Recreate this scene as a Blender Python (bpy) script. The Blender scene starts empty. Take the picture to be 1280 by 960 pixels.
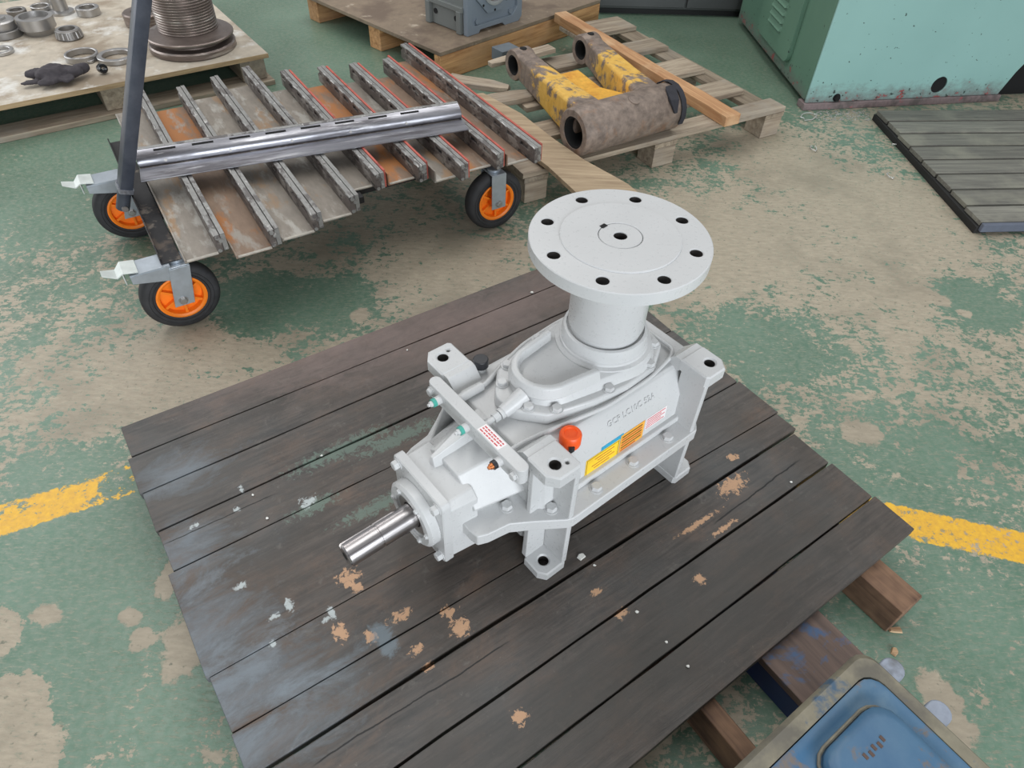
import bpy, bmesh, math, random
from mathutils import Vector, Matrix
from mathutils.geometry import tessellate_polygon, convex_hull_2d

scene = bpy.context.scene
col = scene.collection
R = math.radians
random.seed(7)

# ------------------------------------------------------------------ camera
FPX, PITCH, ROLL = 850.0, R(45.9), R(2.5)
ZP = 0.105                                   # top of the plank platform
CAM = Vector((0, 0, ZP + 1.2))
_f = Vector((0, math.cos(PITCH), -math.sin(PITCH)))
_r0 = Vector((1, 0, 0)); _u0 = _r0.cross(_f)
_r = _r0 * math.cos(ROLL) + _u0 * math.sin(ROLL)
_u = -_r0 * math.sin(ROLL) + _u0 * math.cos(ROLL)
cd = bpy.data.cameras.new('camera'); cam = bpy.data.objects.new('camera', cd); col.objects.link(cam)
cd.sensor_width = 36.0; cd.lens = FPX * 36.0 / 1280.0
cd.clip_start = 0.02; cd.clip_end = 100
cam.matrix_world = Matrix.Translation(CAM) @ Matrix((_r, _u, -_f)).transposed().to_4x4()
scene.camera = cam

def at(x, y, z):
    """world point at height z that the photograph shows at pixel (x, y)"""
    d = _f + _r * ((x - 640) / FPX) + _u * ((480 - y) / FPX)
    return CAM + d * ((z - CAM.z) / d.z)

# ------------------------------------------------------------------ light
world = bpy.data.worlds.new('hall_daylight'); scene.world = world; world.use_nodes = True
bg = world.node_tree.nodes['Background']
bg.inputs[0].default_value = (0.93, 0.96, 1.0, 1); bg.inputs[1].default_value = 0.30

def area(name, loc, target, sx, sy, power, color=(1, 1, 1)):
    l = bpy.data.lights.new(name, 'AREA'); l.shape = 'RECTANGLE'; l.size = sx; l.size_y = sy
    l.energy = power; l.color = color
    o = bpy.data.objects.new(name, l); col.objects.link(o); o.location = loc
    o.rotation_euler = (Vector(target) - Vector(loc)).to_track_quat('-Z', 'Y').to_euler()
    return o
# three rows of roof lights and the open door behind the camera
for lx, pw in ((-3.6, 165), (0.0, 125), (3.6, 85)):
    area('roof_light', (lx, 4.4, 6.2), (lx, 4.4, 0), 1.1, 8.0, pw, (1.0, 0.99, 0.97))
area('door_light', (2.4, -4.4, 1.9), (0, 1.2, 0.4), 5.0, 3.4, 350, (0.90, 0.95, 1.0))
area('side_door_light', (-6.2, 3.4, 2.2), (0, 1.8, 0.2), 4.0, 3.4, 120, (0.95, 0.975, 1.0))

vs = scene.view_settings
vs.view_transform = 'Standard'; vs.look = 'None'; vs.exposure = 0.17; vs.gamma = 1.0
vs.use_curve_mapping = False

# ------------------------------------------------------------------ materials
def srgb(r, g, b):
    def c(v):
        v /= 255.0
        return v / 12.92 if v <= 0.04045 else ((v + 0.055) / 1.055) ** 2.4
    return (c(r), c(g), c(b), 1.0)

class NT:
    def __init__(s, name):
        s.m = bpy.data.materials.new(name); s.m.use_nodes = True
        s.t = s.m.node_tree; s.t.nodes.clear()
        s.out = s.t.nodes.new('ShaderNodeOutputMaterial')
        s.b = s.t.nodes.new('ShaderNodeBsdfPrincipled')
        s.t.links.new(s.b.outputs[0], s.out.inputs[0])
        s.tc = s.t.nodes.new('ShaderNodeTexCoord')
        s.obj = s.tc.outputs['Object']
    def put(s, sock, v):
        if hasattr(v, 'is_output') or isinstance(v, bpy.types.NodeSocket): s.t.links.new(v, sock)
        else: sock.default_value = v
    def math(s, op, a, b=0.0, c=None, clamp=False):
        n = s.t.nodes.new('ShaderNodeMath'); n.operation = op; n.use_clamp = clamp
        s.put(n.inputs[0], a); s.put(n.inputs[1], b)
        if c is not None: s.put(n.inputs[2], c)
        return n.outputs[0]
    def vmath(s, op, a, b=(0, 0, 0)):
        n = s.t.nodes.new('ShaderNodeVectorMath'); n.operation = op
        s.put(n.inputs[0], a); s.put(n.inputs[1], b)
        return n.outputs['Value'] if op in ('DISTANCE', 'LENGTH', 'DOT_PRODUCT') else n.outputs[0]
    def rng(s, v, a, b, c=0.0, d=1.0):
        n = s.t.nodes.new('ShaderNodeMapRange'); n.clamp = True
        s.put(n.inputs[0], v); n.inputs[1].default_value = a; n.inputs[2].default_value = b
        n.inputs[3].default_value = c; n.inputs[4].default_value = d
        return n.outputs[0]
    def mapping(s, v, loc=(0, 0, 0), rot=(0, 0, 0), scale=(1, 1, 1)):
        n = s.t.nodes.new('ShaderNodeMapping'); s.put(n.inputs[0], v)
        n.inputs[1].default_value = loc; n.inputs[2].default_value = rot; n.inputs[3].default_value = scale
        return n.outputs[0]
    def noise(s, vec, scale, detail=6.0, rough=0.6, dist=0.0):
        n = s.t.nodes.new('ShaderNodeTexNoise'); s.put(n.inputs['Vector'], vec)
        n.inputs['Scale'].default_value = scale; n.inputs['Detail'].default_value = detail
        n.inputs['Roughness'].default_value = rough; n.inputs['Distortion'].default_value = dist
        return n.outputs[0]
    def mix(s, f, a, b):
        n = s.t.nodes.new('ShaderNodeMix'); n.data_type = 'RGBA'
        s.put(n.inputs[0], f); s.put(n.inputs[6], a); s.put(n.inputs[7], b)
        return n.outputs[2]
    def rand(s):
        n = s.t.nodes.new('ShaderNodeObjectInfo'); return n.outputs['Random']
    def shifted(s, k=40.0):
        """object coordinates moved by a per-object random amount"""
        n = s.t.nodes.new('ShaderNodeCombineXYZ'); r = s.math('MULTIPLY', s.rand(), k)
        for i in range(3): s.t.links.new(r, n.inputs[i])
        return s.vmath('ADD', s.obj, n.outputs[0])
    def bump(s, h, strength=0.3, dist=0.01):
        n = s.t.nodes.new('ShaderNodeBump'); n.inputs['Strength'].default_value = strength
        n.inputs['Distance'].default_value = dist; s.put(n.inputs['Height'], h)
        s.t.links.new(n.outputs[0], s.b.inputs['Normal'])
    def fin(s, color=None, rough=None, metal=None, spec=None, coat=None):
        if color is not None: s.put(s.b.inputs['Base Color'], color)
        if rough is not None: s.put(s.b.inputs['Roughness'], rough)
        if metal is not None: s.put(s.b.inputs['Metallic'], metal)
        if spec is not None: s.put(s.b.inputs['Specular IOR Level'], spec)
        return s.m

def plain(name, c, rough=0.5, metal=0.0, var=0.12, scale=25.0, bump=0.0, spec=0.5):
    t = NT(name); n = t.noise(t.shifted(), scale, 5, 0.6)
    d = tuple(v * (1 - var) for v in c[:3]) + (1,); l = tuple(min(1, v * (1 + var)) for v in c[:3]) + (1,)
    if bump: t.bump(n, bump, 0.004)
    return t.fin(t.mix(t.rng(n, 0.3, 0.7), d, l), t.rng(n, 0.2, 0.8, rough - 0.06, rough + 0.06), metal, spec)

def patchy(name, c1, c2, c3=None, scale=12.0, lo=0.48, hi=0.56, lo3=0.58, hi3=0.64, rough=(0.5, 0.6, 0.6),
           metal=(0, 0, 0), stretch=(1, 1, 1), bump=0.2, detail=8, rand=True):
    """base colour c1 with ragged patches of c2 and smaller ones of c3"""
    t = NT(name); v = t.mapping(t.shifted() if rand else t.obj, scale=stretch)
    n = t.noise(v, scale, detail, 0.62); m = t.rng(n, lo, hi)
    fine = t.noise(v, scale * 6, 4, 0.6)
    a = t.mix(t.rng(fine, 0.25, 0.75), tuple(k * 0.82 for k in c1[:3]) + (1,), tuple(min(1, k * 1.15) for k in c1[:3]) + (1,))
    cc = t.mix(m, a, c2); rr = t.math('ADD', t.math('MULTIPLY', m, rough[1] - rough[0]), rough[0])
    mm = t.math('ADD', t.math('MULTIPLY', m, metal[1] - metal[0]), metal[0])
    if c3 is not None:
        n3 = t.noise(t.vmath('ADD', v, (7.3, 2.1, 4.4)), scale * 1.7, detail, 0.65); m3 = t.rng(n3, lo3, hi3)
        cc = t.mix(m3, cc, c3)
        rr = t.math('ADD', rr, t.math('MULTIPLY', m3, rough[2] - rough[0]))
    if bump: t.bump(t.math('ADD', n, t.math('MULTIPLY', fine, 0.3)), bump, 0.004)
    return t.fin(cc, rr, mm)

def wood(name, base, dark, light=None, axis='X', rough=0.75, gscale=6.0, bump=0.35):
    """sawn timber: long streaks along one axis, per-board tone"""
    t = NT(name)
    sc = {'X': (0.6, 9, 9), 'Y': (9, 0.6, 9), 'Z': (9, 9, 0.6)}[axis]
    v = t.mapping(t.shifted(), scale=sc)
    g = t.noise(v, gscale, 8, 0.65, 0.4); g2 = t.noise(v, gscale * 5, 4, 0.6)
    big = t.noise(t.shifted(23.0), 5.0, 4, 0.6)
    c = t.mix(t.rng(g, 0.35, 0.66), dark, base)
    if light is not None: c = t.mix(t.math('MULTIPLY', t.rng(big, 0.5, 0.68), 0.8), c, light)
    c = t.mix(t.math('MULTIPLY', t.rng(g2, 0.55, 0.75), 0.35), c, dark)
    tone = t.math('ADD', 0.82, t.math('MULTIPLY', t.rand(), 0.34))
    hs = t.t.nodes.new('ShaderNodeHueSaturation'); t.put(hs.inputs['Value'], tone); t.put(hs.inputs['Color'], c)
    t.bump(t.math('ADD', g, t.math('MULTIPLY', g2, 0.5)), bump, 0.004)
    return t.fin(hs.outputs[0], rough)

def blob(t, p, c, r, nz, amp=0.9, edge=0.25):
    """ragged spot: 1 inside, 0 outside; r may be (rx, ry)"""
    rx, ry = r if isinstance(r, tuple) else (r, r)
    q = t.mapping(t.vmath('SUBTRACT', p, (c[0], c[1], 0)), scale=(1 / rx, 1 / ry, 0))
    d = t.math('ADD', t.vmath('LENGTH', q), t.math('MULTIPLY', t.math('SUBTRACT', nz, 0.5), amp * 2))
    return t.rng(d, 1.0 - edge, 1.0 + edge * 0.2, 1.0, 0.0)

# ------------------------------------------------------------------ mesh helpers
class MB:
    def __init__(s): s.v = []; s.f = []
    def add(s, verts, faces, M=None):
        o = len(s.v)
        s.v += [tuple(M @ Vector(p)) if M else tuple(p) for p in verts]
        s.f += [tuple(i + o for i in f) for f in faces]
        return s
    def box(s, x0, x1, y0, y1, z0, z1, M=None):
        return s.add([(x0, y0, z0), (x1, y0, z0), (x1, y1, z0), (x0, y1, z0), (x0, y0, z1), (x1, y0, z1), (x1, y1, z1), (x0, y1, z1)],
                     [(3, 2, 1, 0), (4, 5, 6, 7), (0, 1, 5, 4), (1, 2, 6, 5), (2, 3, 7, 6), (3, 0, 4, 7)], M)
    def loft(s, rings, M=None, cap=True):
        n = len(rings[0]); vs = [p for r in rings for p in r]; fs = []
        for k in range(len(rings) - 1):
            for i in range(n):
                j = (i + 1) % n
                fs.append((k * n + i, k * n + j, (k + 1) * n + j, (k + 1) * n + i))
        if cap: fs += [tuple(reversed(range(n))), tuple(range((len(rings) - 1) * n, len(rings) * n))]
        return s.add(vs, fs, M)
    def prism(s, poly, z0, z1, M=None, top=None):
        top = top or poly
        return s.loft([[(p[0], p[1], z0) for p in poly], [(p[0], p[1], z1) for p in top]], M)
    def plate(s, outer, holes, z0, z1, M=None, ch=0.0):
        """flat plate with through holes; ch chamfers the top edges"""
        if ch:
            def off(l, k):
                n = len(l); ar = sum(l[i][0] * l[(i + 1) % n][1] - l[(i + 1) % n][0] * l[i][1] for i in range(n)); sg = 1 if ar > 0 else -1; out = []
                for i in range(n):
                    p, a, b = Vector(l[i]), Vector(l[i - 1]), Vector(l[(i + 1) % n]); d1 = (p - a).normalized(); d2 = (b - p).normalized()
                    n1 = Vector((-d1.y, d1.x)) * sg; n2 = Vector((-d2.y, d2.x)) * sg; m = (n1 + n2); m = m / max(m.length_squared, 1e-6) * 2
                    out.append(tuple(p + m * k))
                return out
            Ls = [list(outer)] + [list(h) for h in holes]; T = [off(Ls[0], ch)] + [off(l, -ch) for l in Ls[1:]]
            flat = [p for l in Ls for p in l]; ft = [p for l in T for p in l]; n = len(flat)
            tb = tessellate_polygon([[Vector((p[0], p[1], 0)) for p in l] for l in Ls]); tt = tessellate_polygon([[Vector((p[0], p[1], 0)) for p in l] for l in T])
            vs = [(p[0], p[1], z0) for p in flat] + [(p[0], p[1], z1 - ch) for p in flat] + [(p[0], p[1], z1) for p in ft]
            fs = [tuple(t) for t in tb] + [tuple(i + 2 * n for i in t) for t in tt]; o = 0
            for l in Ls:
                k = len(l)
                for i in range(k):
                    j = (i + 1) % k
                    fs += [(o + i, o + j, n + o + j, n + o + i), (n + o + i, n + o + j, 2 * n + o + j, 2 * n + o + i)]
                o += k
            return s.add(vs, fs, M)
        loops = [list(outer)] + [list(h) for h in holes]; flat = [p for l in loops for p in l]
        tris = tessellate_polygon([[Vector((p[0], p[1], 0)) for p in l] for l in loops]); n = len(flat)
        vs = [(p[0], p[1], z0) for p in flat] + [(p[0], p[1], z1) for p in flat]
        fs = [tuple(t) for t in tris] + [tuple(i + n for i in reversed(t)) for t in tris]
        o = 0
        for l in loops:
            k = len(l)
            for i in range(k): fs.append((o + i, o + (i + 1) % k, n + o + (i + 1) % k, n + o + i))
            o += k
        return s.add(vs, fs, M)
    def lathe(s, prof, n=32, M=None, closed=False, caps=True):
        """prof: [(r, z)...] revolved about z; closed joins last to first"""
        vs = []; fs = []; idx = []
        for r, z in prof:
            if r <= 1e-6: idx.append([len(vs)] * n); vs.append((0, 0, z))
            else:
                idx.append(list(range(len(vs), len(vs) + n)))
                vs += [(r * math.cos(2 * math.pi * i / n), r * math.sin(2 * math.pi * i / n), z) for i in range(n)]
        K = len(prof); 
        for k in range(K if closed else K - 1):
            a, b = idx[k], idx[(k + 1) % K]
            for i in range(n):
                j = (i + 1) % n; q = []
                for t in (a[i], a[j], b[j], b[i]):
                    if t not in q: q.append(t)
                if len(q) > 2: fs.append(tuple(q))
        if not closed and caps:
            for e, rev in ((0, True), (K - 1, False)):
                if prof[e][0] > 1e-6: fs.append(tuple(reversed(idx[e])) if rev else tuple(idx[e]))
        return s.add(vs, fs, M)
    def cyl(s, p0, p1, r0, r1=None, n=16):
        p0 = Vector(p0); p1 = Vector(p1); d = p1 - p0
        M = Matrix.Translation(p0) @ d.to_track_quat('Z', 'Y').to_matrix().to_4x4()
        return s.lathe([(r0, 0), (r1 if r1 is not None else r0, d.length)], n, M)
    def tube(s, pts, r, n=8):
        pts = [Vector(p) for p in pts]; rings = []; up = None
        for i, p in enumerate(pts):
            a = pts[max(i - 1, 0)]; b = pts[min(i + 1, len(pts) - 1)]; t = (b - a).normalized()
            if up is None: up = Vector((0, 0, 1)) if abs(t.z) < 0.9 else Vector((1, 0, 0))
            x = t.cross(up).normalized(); up = x.cross(t).normalized()
            rr = r[i] if isinstance(r, (list, tuple)) else r
            rings.append([tuple(p + x * (rr * math.cos(2 * math.pi * k / n)) + up * (rr * math.sin(2 * math.pi * k / n))) for k in range(n)])
        return s.loft(rings)
    def build(s, name, mat, parent=None, bevel=0.0, seg=2, smooth=35, link=True):
        me = bpy.data.meshes.new(name); me.from_pydata(s.v, [], s.f); me.update()
        bm = bmesh.new(); bm.from_mesh(me); bmesh.ops.recalc_face_normals(bm, faces=bm.faces); bm.to_mesh(me); bm.free()
        me.materials.append(mat)
        if smooth:
            me.polygons.foreach_set('use_smooth', [True] * len(me.polygons)); me.set_sharp_from_angle(angle=R(smooth))
        o = bpy.data.objects.new(name, me); col.objects.link(o)
        if parent is not None: o.parent = parent
        if bevel:
            b = o.modifiers.new('edge', 'BEVEL'); b.width = bevel; b.segments = seg; b.limit_method = 'ANGLE'; b.angle_limit = R(40)
            if smooth: b.harden_normals = True
        return o

def empty(name, loc, rz=0.0, label=None, cat=None, group=None):
    o = bpy.data.objects.new(name, None); col.objects.link(o); o.location = loc; o.rotation_euler = (0, 0, rz); o.empty_display_size = 0.05
    tag(o, label, cat, group); return o
def tag(o, label=None, cat=None, group=None, kind=None):
    if label: o['label'] = label
    if cat: o['category'] = cat
    if group: o['group'] = group
    if kind: o['kind'] = kind
    return o
def copy_tree(o, parent=None):
    c = o.copy(); col.objects.link(c)
    if parent is not None: c.parent = parent
    for ch in list(o.children): copy_tree(ch, c)
    return c
def circle(cx, cy, r, n=20, ph=0.0):
    return [(cx + r * math.cos(ph + 2 * math.pi * i / n), cy + r * math.sin(ph + 2 * math.pi * i / n)) for i in range(n)]
def rrect(x0, x1, y0, y1, r, n=4):
    out = []
    for cx, cy, a in ((x1 - r, y0 + r, -90), (x1 - r, y1 - r, 0), (x0 + r, y1 - r, 90), (x0 + r, y0 + r, 180)):
        for i in range(n + 1):
            t = R(a + 90.0 * i / n); out.append((cx + r * math.cos(t), cy + r * math.sin(t)))
    return out
def frame(origin, xdir, zdir):
    """matrix with local x, z along the given directions"""
    z = Vector(zdir).normalized(); x = Vector(xdir); x = (x - z * x.dot(z)).normalized(); y = z.cross(x)
    m = Matrix((x, y, z)).transposed().to_4x4(); m.translation = Vector(origin); return m
def hexbolt(mb, p, d, r=0.008, h=0.006, washer=True):
    p = Vector(p); d = Vector(d).normalized(); M = Matrix.Translation(p) @ d.to_track_quat('Z', 'Y').to_matrix().to_4x4()
    if washer: mb.lathe([(r * 1.25, 0), (r * 1.25, 0.0015)], 16, M)
    mb.loft([[(a, b, 0.0) for a, b in circle(0, 0, r, 6)], [(a, b, h * 0.85) for a, b in circle(0, 0, r, 6)], [(a, b, h) for a, b in circle(0, 0, r * 0.85, 6)]], M)
    return mb

_bolt = {}
def bolts(name, pts, d, r, h, mat, parent, washer=True):
    """one bolt object per point, all sharing one mesh"""
    for p in pts:
        key = (name, r, h, mat.name)
        if key not in _bolt:
            m = MB(); hexbolt(m, (0, 0, 0), (0, 0, 1), r, h, washer); o = m.build(name, mat, parent); _bolt[key] = o.data
        else:
            o = bpy.data.objects.new(name, _bolt[key]); col.objects.link(o); o.parent = parent
        o.location = p; o.rotation_euler = Vector(d).to_track_quat('Z', 'Y').to_euler()
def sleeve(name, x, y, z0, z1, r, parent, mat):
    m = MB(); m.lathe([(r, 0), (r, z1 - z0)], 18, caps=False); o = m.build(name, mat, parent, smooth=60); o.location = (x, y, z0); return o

# ------------------------------------------------------------------ shared materials
STEEL = plain('machined_steel', (0.44, 0.43, 0.42, 1), 0.36, 0.85, 0.06, 25)
DULL_STEEL = plain('dull_steel', (0.28, 0.27, 0.26, 1), 0.45, 0.8, 0.12, 25)
ZINC = plain('zinc_plate', srgb(176, 184, 192), 0.38, 0.65, 0.08, 40)
BLACK = plain('black_plastic', srgb(38, 39, 43), 0.42, 0, 0.15, 60)
RUBBER = plain('tyre_rubber', srgb(48, 48, 50), 0.72, 0, 0.25, 40, 0.1)
ORANGE = plain('orange_hub', srgb(250, 132, 28), 0.42, 0, 0.08, 30)
DARK = plain('dark_hole', srgb(16, 16, 17), 0.9, 0, 0.2, 20)

# ------------------------------------------------------------------ floor
def floor_material():
    t = NT('worn_green_floor_paint'); p = t.obj
    n1 = t.noise(p, 13.0, 12, 0.70, 0.3); n2 = t.noise(t.vmath('ADD', p, (3, 9, 0)), 60.0, 9, 0.70, 0.25)
    n3 = t.noise(t.mapping(p, rot=(0, 0, R(20)), scale=(1.5, 4.5, 1)), 18.0, 9, 0.72)
    big = t.noise(t.vmath('ADD', p, (11, 4, 0)), 1.6, 3, 0.5)
    # how much paint is left, region by region
    dens = t.math('ADD', 0.50, t.math('MULTIPLY', t.math('SUBTRACT', big, 0.5), 0.16))
    def region(px, py, rad, w, dens):
        c = at(px, py, 0)
        d = t.vmath('DISTANCE', t.mapping(p, scale=(1, 1, 0)), (c.x, c.y, 0))
        return t.math('ADD', dens, t.math('MULTIPLY', t.rng(d, rad * 0.35, rad, 1, 0), w))
    for a in [(120, 780, 0.55, 0.075), (40, 700, 0.4, 0.05), (330, 60, 1.3, 0.22), (880, 60, 0.9, 0.22), (560, 110, 0.8, 0.15),
              (60, 165, 0.9, 0.10), (1180, 840, 0.40, 0.06), (1210, 380, 0.16, 0.16), (960, 440, 0.25, 0.07), (1100, 590, 0.3, 0.05),
              (330, 380, 0.18, 0.13), (420, 380, 0.16, 0.10), (450, 300, 0.5, -0.02), (220, 470, 0.35, -0.06), (560, 330, 0.3, -0.07),
              (1050, 300, 0.6, -0.05), (860, 300, 0.4, -0.10), (100, 330, 0.5, 0.03), (-25, 800, 0.085, -0.5), (-5, 900, 0.10, -0.5), (10, 960, 0.10, -0.5),
              (985, 195, 0.3, -0.06), (1120, 250, 0.4, -0.06)]:
        dens = region(*a, dens)
    wear = t.math('ADD', t.math('ADD', t.math('MULTIPLY', n1, 0.42), t.math('MULTIPLY', n2, 0.36)), t.math('MULTIPLY', n3, 0.22))
    paint = t.rng(t.math('SUBTRACT', dens, wear), -0.005, 0.007)
    # fine scuffs that thin the paint out, and green residue left on the bare concrete
    scuff = t.noise(t.mapping(p, rot=(0, 0, R(-35)), scale=(3, 12, 1)), 16.0, 9, 0.78)
    paint = t.math('MULTIPLY', paint, t.rng(scuff, 0.52, 0.62, 1.0, 0.35))
    scuff2 = t.noise(t.mapping(p, rot=(0, 0, R(-8)), scale=(4, 11, 1)), 13.0, 9, 0.78)
    paint = t.math('MAXIMUM', paint, t.rng(scuff2, 0.54, 0.62, 0.0, 0.45))
    for (px, py, rx, ry) in [(597, 333, .045, .03), (1075, 540, .05, .05), (1160, 370, .06, .05), (1205, 392, .025, .02), (1180, 890, .05, .07),
                             (1150, 925, .05, .05), (180, 800, .03, .025), (165, 770, .025, .02), (232, 800, .05, .08), (215, 720, .03, .05),
                             (450, 395, .03, .04), (60, 770, .035, .03)]:
        c = at(px, py, 0)
        paint = t.math('SUBTRACT', paint, blob(t, p, c, (rx, ry), n1, 1.6, 0.15), clamp=True)
    # colours
    gshade = t.noise(t.vmath('ADD', p, (5, 5, 5)), 2.2, 4, 0.55)
    green = t.mix(t.rng(gshade, 0.3, 0.7), srgb(76, 108, 88), srgb(104, 134, 115))
    green = t.mix(t.math('MULTIPLY', t.rng(n2, 0.42, 0.60), 0.35), green, srgb(140, 150, 136))
    conc = t.mix(t.rng(n3, 0.3, 0.7), srgb(150, 140, 122), srgb(180, 168, 148))
    dirt = t.noise(t.vmath('ADD', p, (1, 8, 2)), 3.0, 5, 0.6)
    conc = t.mix(t.math('MULTIPLY', t.rng(dirt, 0.5, 0.66), 0.55), conc, srgb(128, 120, 104))
    speck = t.noise(p, 70.0, 3, 0.6)
    conc = t.mix(t.rng(speck, 0.62, 0.72), conc, srgb(112, 112, 96))
    c = t.mix(paint, conc, green)
    # yellow lane lines, two straight worn strokes
    for (a0, a1, b0, b1, wlo) in [((0, 651), (165, 599), -0.6, 0.62, 0.0), ((1130, 652), (1280, 685), -0.25, 1.2, -0.035)]:
        A = at(*a0, 0); B = at(*a1, 0); d = (B - A); ang = math.atan2(d.y, d.x)
        q = t.mapping(t.vmath('SUBTRACT', p, (A.x, A.y, 0)), rot=(0, 0, -ang))
        sp = t.t.nodes.new('ShaderNodeSeparateXYZ'); t.put(sp.inputs[0], q)
        w = t.math('ADD', t.math('ABSOLUTE', sp.outputs[1]), t.math('MULTIPLY', t.math('SUBTRACT', n2, 0.5), 0.035))
        m = t.math('MULTIPLY', t.rng(w, 0.041, 0.045, 1, 0), t.math('MULTIPLY', t.rng(sp.outputs[0], b0, b0 + 0.01), t.rng(sp.outputs[0], b1 - 0.01, b1, 1, 0)))
        if wlo == 0.0:
            worn = t.math('ADD', t.math('ADD', n1, t.math('MULTIPLY', n2, 0.6)), t.rng(sp.outputs[0], 0.08, 0.26, -0.10, 0.045))
            m = t.math('MULTIPLY', m, t.rng(worn, 0.78, 0.82, 1, 0))
        else:
            m = t.math('MULTIPLY', m, t.rng(t.math('ADD', n2, t.math('MULTIPLY', n1, 0.5)), 0.80, 0.88, 1, 0))
        c = t.mix(m, c, t.mix(t.rng(n2, 0.35, 0.65), srgb(236, 186, 52), srgb(214, 160, 60)))
    t.bump(t.math('ADD', t.math('MULTIPLY', paint, 0.6), t.math('MULTIPLY', n2, 0.5)), 0.25, 0.003)
    return t.fin(c, t.math('ADD', t.math('MULTIPLY', paint, -0.20), 0.54), 0.0, 0.5)
mb = MB(); mb.box(-7, 7, -3, 11, -0.05, 0)
tag(mb.build('floor', floor_material(), smooth=0), 'workshop floor with worn green paint and yellow lane line', kind='structure')

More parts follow.
